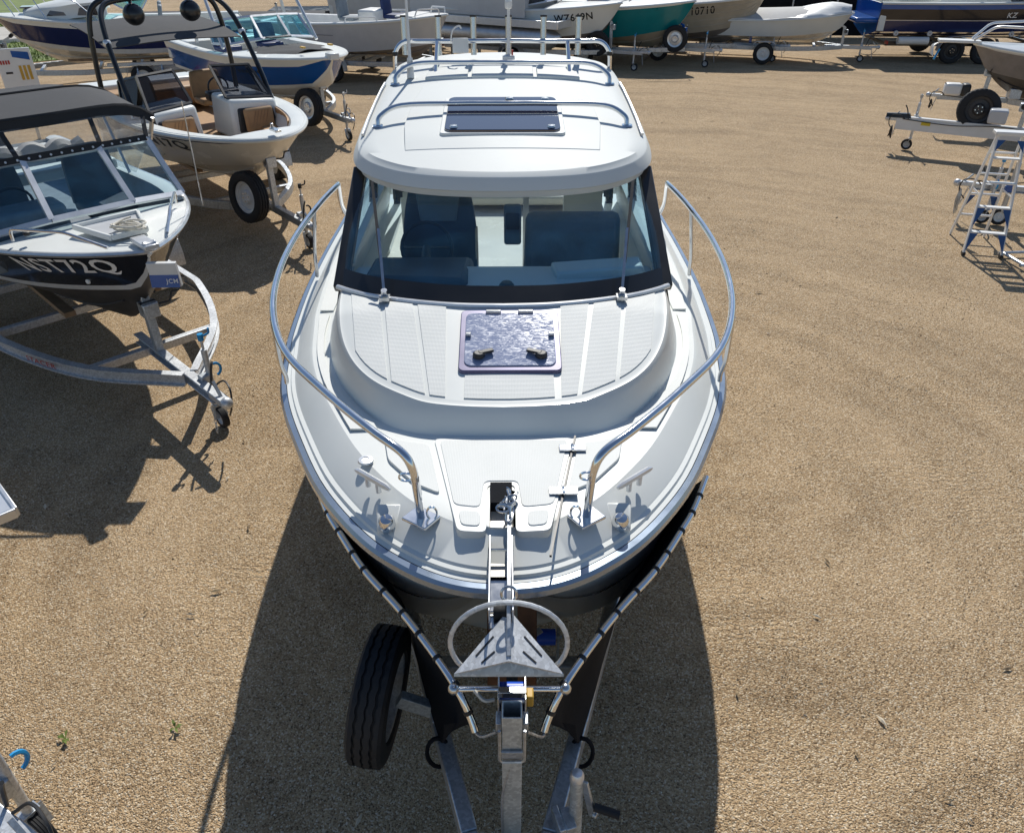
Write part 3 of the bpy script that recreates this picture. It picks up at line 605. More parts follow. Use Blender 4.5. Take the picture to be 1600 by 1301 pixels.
m = MB(); m.lathe((.06, 6.15, 1.16), (0, 0, 1), [(.001, .012), (.11, .012), (.12, 0), (.001, -.002)], 20, False); B(m, 'floor_plate', 'gelcoat')
# roof
RO = [(0, 4.65), (.18, 4.655), (.36, 4.672), (.52, 4.705), (.66, 4.76), (.78, 4.84), (.87, 4.93), (.94, 5.05), (.975, 5.2), (.99, 5.42), (.985, 5.8), (.975, 6.15), (.955, 6.5), (.925, 6.85), (.86, 7.0), (.76, 7.08), (.6, 7.17), (.4, 7.24), (.2, 7.285), (0, 7.3)]
ro = bez([(x, d, 0) for x, d in RO], 4)
rz0 = lambda d: 2.6 + .113 * (d - 4.65)
def rz(x, d):
    w = 1.0; e = min(1, max(0, (d - 4.65) / .7)); r_ = min(1, max(0, (7.3 - d) / .35))
    return rz0(d) + .055 * (1 - min(1, abs(x) / w) ** 2.4) * (1 - (1 - e) ** 2) * (.4 + .6 * r_) - .0
ro = [Vector((max(p.x, 0), p.y, rz0(p.y))) for p in ro]
def rin(o, dz, sc=None):
    c = Vector((0, 5.95, 0)); out = []
    for i, p in enumerate(ro):
        d = (ro[min(i + 1, len(ro) - 1)] - ro[max(i - 1, 0)]); d.z = 0; d.normalize(); n = Vector((-d.y, d.x, 0)); q = p + n * o
        out.append(Vector((max(q.x, 0) if 0 < i < len(ro) - 1 else 0, q.y, p.z + dz)))
    return out
def closed(P): return list(P) + [Vector((-p.x, p.y, p.z)) for p in reversed(P[1:-1])]
m = MB(); rr = [rin(.12, -.125), rin(.03, -.126), rin(.022, -.122), rin(.012, -.084), rin(-.006, -.080), rin(-.012, -.074), rin(.022, -.006), rin(.027, -.001), rin(.034, .002)]
m.grid([closed(r) for r in rr], False, True)
top = rin(.034, .002); n_ = len(top); rows = []
inner = [top, rin(.06, .0)]
for p in inner[1]: p.z = rz(p.x, p.y) + .006
m.grid([closed(r) for r in inner], False, True)
I = inner[1]
half = [p for p in I]
rows = [[Vector((p.x * (1 - j / 10.), p.y, rz(p.x * (1 - j / 10.), p.y) + .006)) for j in range(21)] for p in half]
m.grid(rows); B(m, 'roof', 'gelcoat_roof', ang=30)
m = MB(); m.grid([[Vector((p.x * (1 - j / 5.), p.y, p.z)) for j in range(11)] for p in rin(.12, -.125)]); B(m, 'roof_lining', 'gelcoat_cream')
zr = lambda x, d: rz(x, d) + .006
def roofpanel(poly, lift=.02, name='roof_panel', mat='gelcoat_roof'):
    m = MB(); rows = []
    for (d, xa, xb) in poly: rows.append([Vector((xa + (xb - xa) * j / 10, d, zr(xa + (xb - xa) * j / 10, d) + .003 + (lift - .003) * max(0, min(1, (d - 5.0) / .18)))) for j in range(11)])
    m.slab(rows, lift + .004); return B(m, name, mat, bevel=.004, ang=30)
den = lambda L: [(L[i][0] + (L[i + 1][0] - L[i][0]) * k / 4, L[i][1] + (L[i + 1][1] - L[i][1]) * k / 4, L[i][2] + (L[i + 1][2] - L[i][2]) * k / 4) for i in range(len(L) - 1) for k in range(4)] + [L[-1]]
roofpanel(den([(5.0, -.62, .62), (5.4, -.66, .66), (5.9, -.64, .64), (6.18, -.60, .60), (6.27, -.5, .5), (6.3, -.5, .5)]))
roofpanel(den([(6.42, -.24, .24), (6.68, -.24, .24)]), .018)
for s in (-1, 1): roofpanel(den([(6.42, s * .27, s * .6), (6.68, s * .27, s * .58)]), .018)
for s in (-1, 1):
    m = MB(); m.tube([Vector((s * x, d, zr(x, d) + .012)) for x, d in ((.93, 5.3), (.935, 5.6), (.93, 5.95), (.92, 6.25), (.91, 6.4))], .011, 6); B(m, 'roof_track', 'alloy')
zrp = lambda x, d: zr(x, d) + .02
m = MB(); plate(m, -.41, .41, 5.16, 5.86, zrp, .012, .02, .03); B(m, 'roof_hatch_frame', 'gelcoat', bevel=.006)
m = MB(); plate(m, -.38, .38, 5.185, 5.835, zrp, .024, .02, .05); rh = B(m, 'roof_hatch_pane', 'acrylic_dark', bevel=.004)
for x, d in ((-.32, 5.235), (.32, 5.235), (.30, 5.78), (.05, 5.78)):
    m = MB(); m.lathe((x, d, zrp(x, d) + .022), (0, 0, 1), [(.001, .014), (.024, .012), (.028, 0), (.001, -.004)], 14, False); B(m, 'hatch_knob', 'stainless' if d < 6 else 'black_plastic', rh)
def roofbar(xf, df, rise, rake, name='roof_bar'):
    f = lambda s: Vector((s * xf, df, zr(xf, df)))
    pts = [f(-1), f(-1) + Vector((.02, rake * .25, rise * .55)), f(-1) + Vector((.16, rake, rise))]
    mid_ = [Vector((x, df + rake + .02, zr(0, df) + rise - .03)) for x in (-.3, 0, .3)]
    pts2 = [f(1) + Vector((-.16, rake, rise)), f(1) + Vector((-.02, rake * .25, rise * .55)), f(1)]
    m = MB(); m.tube(bez(pts + mid_ + pts2, 6), .017, 10)
    o = B(m, name, 'chrome')
    for s in (-1, 1):
        m = MB(); m.lathe(f(s), (0, 0, 1), [(.001, .012), (.035, .01), (.04, 0), (.001, -.004)], 14, False); B(m, 'bar_foot', 'chrome', o)
roofbar(.85, 5.47, .115, .10); roofbar(.83, 6.38, .13, .12)
rl = MB(); rt = lambda x: 3.06 - .02 * x * x
pts = [(-.885, 6.86, 2.84), (-.87, 6.86, 2.98), (-.80, 6.87, 3.055), (-.66, 6.88, 3.06)] + [(x, 6.9, rt(x)) for x in (-.4, 0, .4)] + [(.66, 6.88, 3.06), (.80, 6.87, 3.055), (.87, 6.86, 2.98), (.885, 6.86, 2.84)]
rl.tube(bez(pts, 6), .018, 10); rod = B(rl, 'rod_rack', 'chrome')
for s in (-1, 1):
    m = MB(); m.tube([(s * .53, 6.56, zr(.53, 6.56)), (s * .53, 6.87, 3.05)], .016, 8); B(m, 'rack_strut', 'chrome', rod)
    m = MB(); m.cyl((s * .872, 6.86, 2.955), (s * .874, 6.86, 2.985), .024); B(m, 'rack_clamp', 'black_plastic', rod)
for x in (-.80, -.52, -.235, .05, .335, .62):
    m = MB(); m.lathe((x, 6.93, 2.95), (0, .12, 1), [(.024, 0), (.024, .27), (.027, .27), (.027, .285), (.019, .285), (.019, .0)], 14); B(m, 'rod_holder', 'stainless', rod)
    m = MB(); m.lathe((x, 6.962, 3.225), (0, .12, 1), [(.0275, 0), (.0275, .014), (.0185, .014), (.0185, 0)], 14); B(m, 'rod_holder_rim', 'black_plastic', rod)
m = MB(); m.box((-.34, 6.86, 3.03), (.13, .012, .11)); B(m, 'light_plate', 'white_paint', rod, bevel=.004)
m = MB(); m.tube(bez([(-.42, 6.88, 3.06), (-.40, 6.88, 3.14), (-.35, 6.88, 3.17), (-.33, 6.88, 3.15)]), .007, 6); B(m, 'light_lead', 'white_paint', rod)
m = MB(); m.cyl((-.72, 6.5, zr(.7, 6.5)), (-.72, 6.52, 2.99), .03, 10, .022); m.tube([(-.72, 6.52, 2.98), (-.73, 6.62, 3.5), (-.74, 6.75, 4.5)], [.013, .010, .004], 8); B(m, 'antenna', 'white_paint')
m = MB(); m.box((.05, 6.85, 2.9), (.1, .09, .12)); m.cyl((.05, 6.86, 2.93), (.05, 6.88, 3.3), .012); m.lathe((.05, 6.88, 3.29), (0, 0, 1), [(.001, .07), (.028, .065), (.032, .03), (.026, 0), (.001, 0)], 12, False); B(m, 'masthead_light', 'white_paint', bevel=.01)
m = MB(); m.box((.08, 6.81, 2.985), (.014, .014, .04)); B(m, 'light_tag', 'red_paint')
# bow rail
RL = [(.36, 2.55, 1.745), (.365, 2.53, 1.92), (.375, 2.53, 2.02), (.42, 2.56, 2.09), (.56, 2.68, 2.12), (.80, 2.95, 2.14), (1.06, 3.30, 2.16), (1.22, 3.72, 2.18), (1.30, 4.2, 2.2), (1.325, 4.75, 2.21), (1.295, 5.35, 2.22), (1.25, 5.78, 2.22), (1.27, 5.93, 2.17), (1.34, 6.3, 1.9), (1.375, 6.72, 1.64)]
for s in (-1, 1):
    m = MB(); m.tube(bez([(s * x, d, z) for x, d, z in RL], 6), .0185, 10); br = B(m, 'bow_rail', 'chrome')
    for a, b_ in (((1.20, 3.62, 2.175), (1.275, 3.86, 1.63)), ((1.30, 5.2, 2.215), (1.425, 5.48, 1.61))):
        m = MB(); m.tube(bez([(s * a[0], a[1], a[2]), (s * (a[0] * .35 + b_[0] * .65), a[1] * .4 + b_[1] * .6, a[2] * .4 + b_[2] * .6), (s * (b_[0] - .008), b_[1] + .01, b_[2] + .06), (s * b_[0], b_[1] + .03, b_[2])]), .0135, 8); B(m, 'rail_post', 'stainless', br)
    m = MB(); q = Vector((s * .36, 2.55, 1.743)); m.box(q, (.13, .11, .016), rz=s * .6, rx=-.05); B(m, 'rail_foot', 'chrome', br, bevel=.004)
    m = MB()
    ring = [q + Vector((s * -.05 + .022 * math.cos(a) , -.01, .035 + .035 * math.sin(a))) for a in [i * math.pi / 8 for i in range(16)]]; m.tube(ring, .005, 6, True); B(m, 'rail_ring', 'chrome', br)
    m = MB(); ring = [Vector((s * .375 - .03, 2.525, 1.99)) + Vector((.028 * math.cos(a), -.004, .02 * math.sin(a))) for a in [i * math.pi / 8 for i in range(16)]]; m.tube(ring, .005, 6, True); B(m, 'rail_ring', 'chrome', br)
    # cleat
    c0 = Vector((s * .60, 2.775, 1.745)); rzz = s * R(40)
    m = MB(); dv = Vector((math.cos(rzz), math.sin(rzz), 0))
    m.tube([c0 - dv * .115 + Vector((0, 0, .034)), c0 - dv * .09 + Vector((0, 0, .038)), c0 + dv * .09 + Vector((0, 0, .038)), c0 + dv * .115 + Vector((0, 0, .034))], [.008, .015, .015, .008], 8)
    for k in (-1, 1): m.cyl(c0 + dv * k * .035 + Vector((0, 0, -.02)), c0 + dv * k * .035 + Vector((0, 0, .036)), .013)
    B(m, 'cleat', 'alloy_bright')
    # navigation light with its recess
    c1 = Vector((s * .515, 2.625, 1.668))
    m = MB(); m.quadbox([c1 + Vector(q) for q in ((-.045, -.07, -.05), (.045, -.07, -.05), (.06, .05, -.05), (-.06, .05, -.05), (-.045, -.075, .005), (.045, -.075, .005), (.06, .05, .055), (-.06, .05, .055))]); nl = B(m, 'light_pod', 'gelcoat', bevel=.012)
    m = MB(); m.lathe(c1 + Vector((0, -.05, .02)), (0, -.35, 1), [(.001, .045), (.026, .042), (.036, .03), (.038, -.03), (.001, -.03)], 16, False); B(m, 'navigation_light', 'chrome', nl)
# bow deck panels
zd = lambda x, d: deckz(d) + .012
lidx = lambda d: .172 + (.35 - .172) * (d - 2.27) / .9
def deckpad(poly, name='deck_pad', mat='nonskid', th=.006):
    c = Vector((sum(p[0] for p in poly) / len(poly), sum(p[1] for p in poly) / len(poly), 0))
    P = rounded([(x, d, 0) for x, d in poly] , .02); P = P
    n = len(poly); Q = []
    for i in range(n):
        a, b_, e = [Vector((poly[(i + k) % n][0], poly[(i + k) % n][1], 0)) for k in (-1, 0, 1)]
        u = (a - b_).normalized(); w = (e - b_).normalized(); r_ = min(.03, (a - b_).length * .3, (e - b_).length * .3)
        for t in (0, .33, .66, 1): Q.append((b_ + u * r_) * (1 - t) ** 2 + b_ * 2 * t * (1 - t) + (b_ + w * r_) * t * t)
    m = MB(); m.prism([Vector((p.x, p.y, zd(p.x, p.y) - (.07 if 'lid' in name else .03))) for p in Q], [Vector((p.x, p.y, zd(p.x, p.y) + th)) for p in Q]); return B(m, name, mat, bevel=.002)
lid = MB(); L0 = [(-lidx(3.15), 3.13), (-lidx(2.40), 2.45), (-.075, 2.44), (-.075, 2.76), (.05, 2.76), (.05, 2.44), (lidx(2.40), 2.45), (lidx(3.15), 3.13)]
deckpad(L0, 'anchor_locker_lid', 'gelcoat', .005)
deckpad([(-lidx(3.1) + .02, 3.11), (-lidx(2.62) + .02, 2.62), (-.105, 2.60), (-.09, 2.785), (.065, 2.785), (.08, 2.60), (lidx(2.62) - .02, 2.62), (lidx(3.1) - .02, 3.11)], th=.009)
for s in (-1, 1):
    deckpad([(s * (.115 - .012), 2.475), (s * (lidx(2.48) - .03), 2.485), (s * (lidx(2.56) - .03), 2.58), (s * (.115 - .012), 2.57)], th=.010)
    # pads beside the lid and along the side decks
    ip = lambda d, o: interp([(p.y, p.x) for p in R7], d) - o
    cbx = lambda d: interp(sorted([(p.y, p.x) for p in Bs]), d)
    deckpad([(s * (lidx(3.08) + .035), 3.08), (s * (lidx(2.70) + .03), 2.70), (s * (ip(2.78, .10)), 2.78), (s * ip(2.95, .09), 2.96), (s * .60, 3.17), (s * .50, 3.11)])
    m = MB(); rows = []
    for i in range(15):
        d = 3.22 + (4.55 - 3.22) * i / 14; a = max(cbx(d) + .035, .66 if i == 0 else 0); b_ = ip(d, .03 if s > 0 else .03)
        if i == 0: a = .64
        rows.append([Vector((s * (a + (b_ - a) * j / 3), d, zd(0, d) + .006)) for j in range(4)])
    m.slab(rows, .01); B(m, 'deck_pad', 'nonskid')
    m = MB(); rows = []
    for i in range(9):
        d = 4.62 + 2.5 * i / 8; rows.append([Vector((s * (1.12 + (ip(d, .03) - 1.12) * j / 2), d, zd(0, d) + .006)) for j in range(3)])
    m.slab(rows, .01); B(m, 'deck_pad', 'nonskid')
m = MB(); m.beam((lidx(3.14) + .012, 3.14, DZ + .018), (lidx(2.3) + .012, 2.30, DZ + .010), .009, .012); B(m, 'hinge_gasket', 'black_plastic')
for d in (3.03, 2.70):
    m = MB(); x = lidx(d) + .012; m.box((x - .035, d, DZ + .028), (.06, .05, .008)); m.box((x + .035, d, DZ + .028), (.06, .05, .008)); m.cyl((x, d - .025, DZ + .03), (x, d + .025, DZ + .03), .008, 8); B(m, 'lid_hinge', 'chrome', bevel=.002)
m = MB(); m.lathe((-.66, 2.955, zd(0, 2.955)), (0, 0, 1), [(.001, .006), (.018, .007), (.021, .010), (.034, .008), (.038, 0), (.001, -.002)], 20, False); fc = B(m, 'filler_cap', 'alloy_bright')
# anchor well: the trough in the bow
m = MB(); m.grid([[(-.066, 2.26, 1.705), (-.066, 2.76, 1.745)], [(-.06, 2.26, 1.675), (-.06, 2.76, 1.705)], [(.035, 2.26, 1.675), (.035, 2.76, 1.705)], [(.04, 2.26, 1.705), (.04, 2.76, 1.745)]]); m.grid([[(-.066, 2.76, 1.745), (.04, 2.76, 1.745)], [(-.06, 2.76, 1.705), (.035, 2.76, 1.705)]]); B(m, 'anchor_trough', 'gelcoat_cream')
m = MB(); m.prism([(-.062, 2.64, 1.70), (.037, 2.64, 1.70), (.037, 2.76, 1.70), (-.062, 2.76, 1.70)], [(-.062, 2.64, 1.752), (.037, 2.64, 1.752), (.037, 2.76, 1.772), (-.062, 2.76, 1.772)]); B(m, 'chain_hole_block', 'mesh_cloth')  # solid dark block painted for the shade inside the chain hole
for k in (-1, 1):
    m = MB(); x = -.012 + k * .046; m.quadbox([(x - .004, 2.05, 1.60), (x + .004, 2.05, 1.60), (x + .004, 2.42, 1.69), (x - .004, 2.42, 1.69), (x - .004, 2.04, 1.72), (x + .004, 2.04, 1.72), (x + .004, 2.42, 1.76), (x - .004, 2.42, 1.76)]); B(m, 'bow_roller_cheek', 'stainless', bevel=.002)
m = MB(); m.lathe((-.012, 2.10, 1.645), (1, 0, 0), [(.012, -.03), (.035, -.03), (.024, 0), (.035, .03), (.012, .03)], 14); B(m, 'bow_roller', 'rubber')
m = MB(); m.cyl((-.055, 2.10, 1.645), (.031, 2.10, 1.645), .008, 8); B(m, 'roller_pin', 'stainless')
m = MB(); m.box((-.012, 2.25, 1.655), (.09, .42, .008), rx=.2); B(m, 'bow_roller_base', 'stainless')
m = MB(); m.cyl((-.055, 2.36, 1.73), (.031, 2.36, 1.73), .007, 8); B(m, 'roller_pin', 'stainless')

# ------------------------------------------------------------------ anchor resting in the bow roller
an = thing('anchor', 'galvanised plough anchor with round hoop on the bow of the white cabin boat', 'anchor', (-.012, 2.02, 0))
def A(m, n, mat='galvanised_light', par=None, **k): return m.move((.012, -2.02, 0)).build(n, mat, par or an, **k)
m = MB(); m.beam((-.012, 2.52, 1.765), (-.012, 2.14, 1.70), .018, .05); m.beam((-.012, 2.15, 1.705), (-.012, 1.93, 1.585), .018, .06); A(m, 'shank', bevel=.003)
for s in (-1, 1):
    m = MB(); ap = Vector((-.012, 2.10, 1.66)); tip = Vector((-.012 + s * .207, 1.885, 1.545)); md = Vector((-.012, 1.90, 1.60)); bk = Vector((-.012, 1.885, 1.535))
    m.prism([ap - Vector((0, 0, .008)), tip - Vector((0, 0, .008)), md - Vector((0, 0, .008))], [ap, tip, md]); A(m, 'fluke')
    for k0, k1 in ((.35, .72), (.52, .86)):
        q0 = ap.lerp(tip, k0).lerp(md, .18 if k0 < .4 else .5); q1 = ap.lerp(tip, k1).lerp(md, .16 if k0 < .4 else .42); m = MB(); m.beam(q0 + Vector((0, 0, .001)), q1 + Vector((0, 0, .001)), .006, .004); A(m, 'fluke_slot_inlay', 'black_plastic')  # black inlay strips painted for the darkness of open slots
m = MB(); a, b_, c = Vector((-.219, 1.884, 1.543)), Vector((.195, 1.884, 1.543)), Vector((-.012, 1.955, 1.60)); o = Vector((0, -.004, -.008)); m.prism([a + o, b_ + o, c + o], [a + Vector((0, 0, .001)), b_ + Vector((0, 0, .001)), c]); A(m, 'fluke_web', 'galvanised_matt')
hoop = []
for i in range(25):
    a = R(-38 + (256) * i / 24); hoop.append((-.012 + .222 * math.cos(a), 1.955 + .05 * math.sin(a), 1.635 + .165 * math.sin(a)))
m = MB(); m.tube(hoop, .010, 8); A(m, 'hoop')
ch = MB()
def link(m, c, d, roll, s=.02):
    d = Vector(d).normalized(); x = d.orthogonal().normalized(); x = Matrix.Rotation(roll, 3, d) @ x
    m.tube([Vector(c) + d * (s * 1.5 * math.cos(t)) + x * (s * .75 * math.sin(t)) for t in [2 * math.pi * k / 12 for k in range(12)]], s * .26, 5, True)
for k in range(7):
    m = MB(); t = k / 6; link(m, (-.012 + .012 * math.sin(k * 1.9), 2.50 + .2 * t, 1.79 - .03 * t + .01 * (k % 2)), (.2 * math.sin(k), 1, .1), k * 1.57 + .4); A(m, 'chain_link', 'stainless')
for k in range(5):
    m = MB(); link(m, (-.04 + .01 * k, 2.56 + .02 * k, 1.785), (1, .3 * k - .5, .3), k * 1.2, .022); A(m, 'chain_link', 'stainless')
m = MB(); m.tube([(-.012 + .03 * math.cos(a), 2.10 + .01 * math.sin(a), 1.745 + .03 * math.sin(a)) for a in [i * math.pi / 8 for i in range(16)]], .006, 6, True); A(m, 'hoop_shackle', 'stainless')

# ------------------------------------------------------------------ trailer of the cabin boat
tr = thing('boat_trailer', 'galvanised boat trailer with black stone guards under the white cabin boat', 'trailer', (-.01, 1.2, 0), 0)
def TB(m, n, mat='galvanised', par=None, **k): return m.move((.01, -1.2, 0)).build(n, mat, par or tr, **k)
for s in (-1, 1):
    pl = [(s * .04 - .01, 1.25, .56), (s * .175 - .01, 1.79, .56), (s * .345 - .01, 2.33, .56), (s * .53 - .01, 2.93, .56), (s * .72 - .01, 3.55, .56), (s * .98 - .01, 4.4, .54), (s * .98 - .01, 9.0, .54)]
    m = MB()
    for a, b_ in zip(pl, pl[1:]): m.beam(a, b_, .075, .13)
    TB(m, 'frame_rail', bevel=.008)
    m = MB(); m.beam((s * .38 - .01, 3.4, .78), (s * .38 - .01, 8.8, .74), .1, .05); TB(m, 'bunk', 'wood')
    for d in (6.2, 6.98):
        wheel(tr, (s * 1.22, d - 1.2, .34), (s, 0, 0), .34, .2)
    m = MB(); arc = [(6.2 - .42 + .84 * 0, .36)]; rows = []
    for i in range(13):
        a = math.pi * i / 12; y = 6.59 - .8 * math.cos(a); z = .42 + .36 * min(1, math.sin(a) * 1.6); rows.append([(s * 1.10, y, z), (s * 1.34, y, z)])
    m.slab(rows, .006, (0, 0, 1)); TB(m, 'mudguard', 'galvanised_light')
for d, w in ((2.72, .47), (4.4, .98), (6.59, 1.2), (8.9, .98)):
    m = MB(); m.beam((-w - .01, d, .54), (w - .01, d, .54), .08, .09, (0, 0, 1)); TB(m, 'crossmember', bevel=.008)
# winch post: square tube with open top
def sq_tube(m, p, q, w, t=.006):
    p, q = Vector(p), Vector(q); h = w / 2
    ring = lambda o, k: [o + Vector((-k, -k, 0)), o + Vector((k, -k, 0)), o + Vector((k, k, 0)), o + Vector((-k, k, 0))]
    m.grid([ring(p, h), ring(q, h), ring(q, h - t), ring(q - Vector((0, 0, .35)), h - t)], False, True); k = len(m.v); m.f.append((k - 4, k - 3, k - 2, k - 1)); return m
m = MB(); sq_tube(m, (0, 1.815, .5), (0, 1.815, 1.43), .078); wp = TB(m, 'winch_post', 'galvanised_matt', bevel=.004)
m = MB(); m.tube(rounded([(-.048, 1.77, 1.36), (-.048, 1.765, 1.17), (.048, 1.765, 1.17), (.048, 1.77, 1.36)], .02), .007, 6); TB(m, 'u_bolt', 'galvanised', wp)
m = MB(); m.box((0, 1.768, 1.215), (.085, .012, .04)); TB(m, 'clamp_plate', 'galvanised', wp, bevel=.003)
for s in (-1, 1):
    m = MB(); m.box((s * .052, 1.84, 1.32), (.022, .06, .05)); TB(m, 'clamp_lug', 'galvanised', wp, bevel=.004)
m = MB()
for s in (-1, 1): m.box((s * .052, 1.93, 1.36), (.006, .16, .16))
m.box((0, 1.89, 1.43), (.11, .03, .03)); m.box((0, 1.93, 1.29), (.11, .14, .006)); TB(m, 'winch_frame', 'stainless', wp, bevel=.002)
m = MB(); m.cyl((-.05, 1.95, 1.36), (.05, 1.95, 1.36), .035, 14); TB(m, 'winch_drum', 'blue_plastic', wp)
m = MB(); m.box((.07, 1.92, 1.36), (.03, .05, .06)); TB(m, 'winch_gear', 'gold_print', wp, bevel=.006)
m = MB(); m.tube(rounded([(-.07, 1.93, 1.33), (-.11, 1.92, 1.33), (-.15, 1.95, 1.36)], .02), .008, 6); TB(m, 'winch_crank', 'gelcoat_cream', wp)
m = MB(); m.lathe((0.0, 2.35, 1.12), (1, 0, 0), [(.015, -.1), (.05, -.1), (.03, 0), (.05, .1), (.015, .1)], 16); m.beam((0, 2.35, 1.1), (0, 1.86, 1.0), .05, .05); TB(m, 'bow_stop', 'black_plastic', wp)
for s in (-1, 1):
    m = MB(); m.beam((s * .07, 2.30, .9), (s * .07, 2.48, 1.28), .012, .09, (1, 0, 0)); TB(m, 'bow_support', 'rust', bevel=.004)
m = MB(); m.lathe((.15, 2.70, .80), (1, 0, 0), [(.012, -.075), (.042, -.075), (.042, .075), (.012, .075)], 16); TB(m, 'keel_roller', 'blue_plastic')
m = MB(); m.beam((.06, 2.70, .58), (.06, 2.70, .84), .012, .05); m.beam((.24, 2.70, .58), (.24, 2.70, .84), .012, .05); m.cyl((.04, 2.70, .8), (.26, 2.70, .8), .01); TB(m, 'roller_bracket')
m = MB(); m.beam((.03, 2.60, .86), (.15, 2.66, .9), .03, .01); TB(m, 'bracket_arm', 'galvanised_light')
# stone guards
GT = [(1.04, 3.22, 1.44), (.93, 2.98, 1.43), (.835, 2.82, 1.42), (.675, 2.578, 1.4), (.50, 2.375, 1.38), (.36, 2.195, 1.36), (.222, 2.0, 1.33), (.16, 1.93, 1.22), (.14, 1.90, 1.17)]
GB = [(.80, 3.60, .64), (.73, 3.43, .64), (.66, 3.2, .64), (.58, 2.93, .64), (.50, 2.70, .64), (.42, 2.45, .64), (.335, 2.21, .645), (.305, 2.12, .80), (.29, 2.08, .95)]
for s in (-1, 1):
    f = lambda p: Vector((s * p[0] - .01, p[1], p[2]))
    t = bez([f(p) for p in GT], 5)
    m = MB(); m.tube(t, .0165, 10); gt = TB(m, 'stone_guard_tube', 'chrome')
    acc = 0; last = t[0]
    for i in range(1, len(t)):
        acc += (t[i] - last).length; last = t[i]
        if acc > .115:
            acc = 0; d = (t[i] - t[i - 1]).normalized(); m = MB(); m.cyl(t[i] - d * .008, t[i] + d * .008, .0205, 10); TB(m, 'cable_tie', 'black_plastic', gt)
    bt = bez([f(p) for p in GB], 5)
    m = MB(); rows = []
    for k in range(11):
        v = k / 10; rows.append([a.lerp(b_, v) + Vector((s * -.05, .03, 0)) * math.sin(math.pi * v) * (.6 + .4 * math.sin(i * .5)) for i, (a, b_) in enumerate(zip(t, bt))])
    m.slab(rows, .004, (s, 0, 0)); TB(m, 'stone_guard_screen', 'mesh_cloth', gt)
    m = MB(); a = bt[-1]; m.tube([Vector((s * (.345) - .01 + .055 * math.cos(q), 2.2 + .02 * math.sin(q), .56 + .085 * math.sin(q))) for q in [i * math.pi / 8 for i in range(16)]], .011, 6, True); TB(m, 'guard_strap', 'mesh_cloth', gt)
    m = MB(); m.cyl((s * .05, 1.985, 1.325), (s * .235 - .01, 1.985, 1.325), .014, 10); TB(m, 'guard_crossbar', 'chrome', gt)
    m = MB(); m.ball((s * .225 - .01, 1.985, 1.325), .026); TB(m, 'bar_clamp', 'stainless', gt)
    m = MB(); m.tube(bez([(s * .142 - .01, 1.90, 1.165), (s * .12, 1.86, 1.19), (s * .06, 1.82, 1.28)]), .006, 6); TB(m, 'guard_strut', 'galvanised', gt)
# spare wheel beside the draw bar
wheel(tr, (-.647 + .01, 2.395 - 1.2, .74), (-1, .12, .10), .335, .175, 'galvanised_light', name='spare_wheel')
m = MB(); m.beam((-.37, 2.40, .60), (-.56, 2.40, .70), .05, .08); TB(m, 'spare_wheel_arm', 'galvanised_matt', bevel=.004)
# jockey wheel
m = MB(); m.cyl((.282, 1.80, .28), (.27, 1.84, .95), .028, 16); jk = TB(m, 'jockey_stem', 'galvanised_matt')
m = MB(); m.lathe((.27, 1.84, .945), (0, .05, 1), [(.001, .03), (.022, .028), (.030, .015), (.031, -.01), (.001, -.01)], 16, False); TB(m, 'jockey_cap', 'alloy_bright', jk)
m = MB(); m.beam((.30, 1.83, .93), (.345, 1.80, .72), .012, .035); m.cyl((.345, 1.80, .74), (.36, 1.79, .74), .014); TB(m, 'jockey_crank', 'galvanised', jk, bevel=.003)
m = MB(); m.cyl((.345, 1.795, .80), (.45, 1.765, .79), .018, 12); TB(m, 'jockey_grip', 'rubber', jk)
m = MB(); m.box((.24, 1.80, .62), (.05, .1, .18), rz=.3); m.box((.20, 1.80, .66), (.03, .12, .1), rz=.3); TB(m, 'jockey_clamp', 'galvanised', jk, bevel=.006)
wheel(jk, (.285 + .01 - 0, 1.80 - 1.2, .11), (1, 0, 0), .11, .06, 'white_paint', name='jockey_wheel')
m = MB(); m.beam((0, 1.3, .56), (0, .75, .56), .08, .1); m.box((0, .7, .6), (.09, .2, .09)); TB(m, 'coupling', 'galvanised', bevel=.01)
m = MB(); m.tube(bez([(-.01, 1.78, 1.1), (-.04, 1.775, .9), (-.04, 1.77, .6)]), .006, 6); TB(m, 'brake_line', 'galvanised')

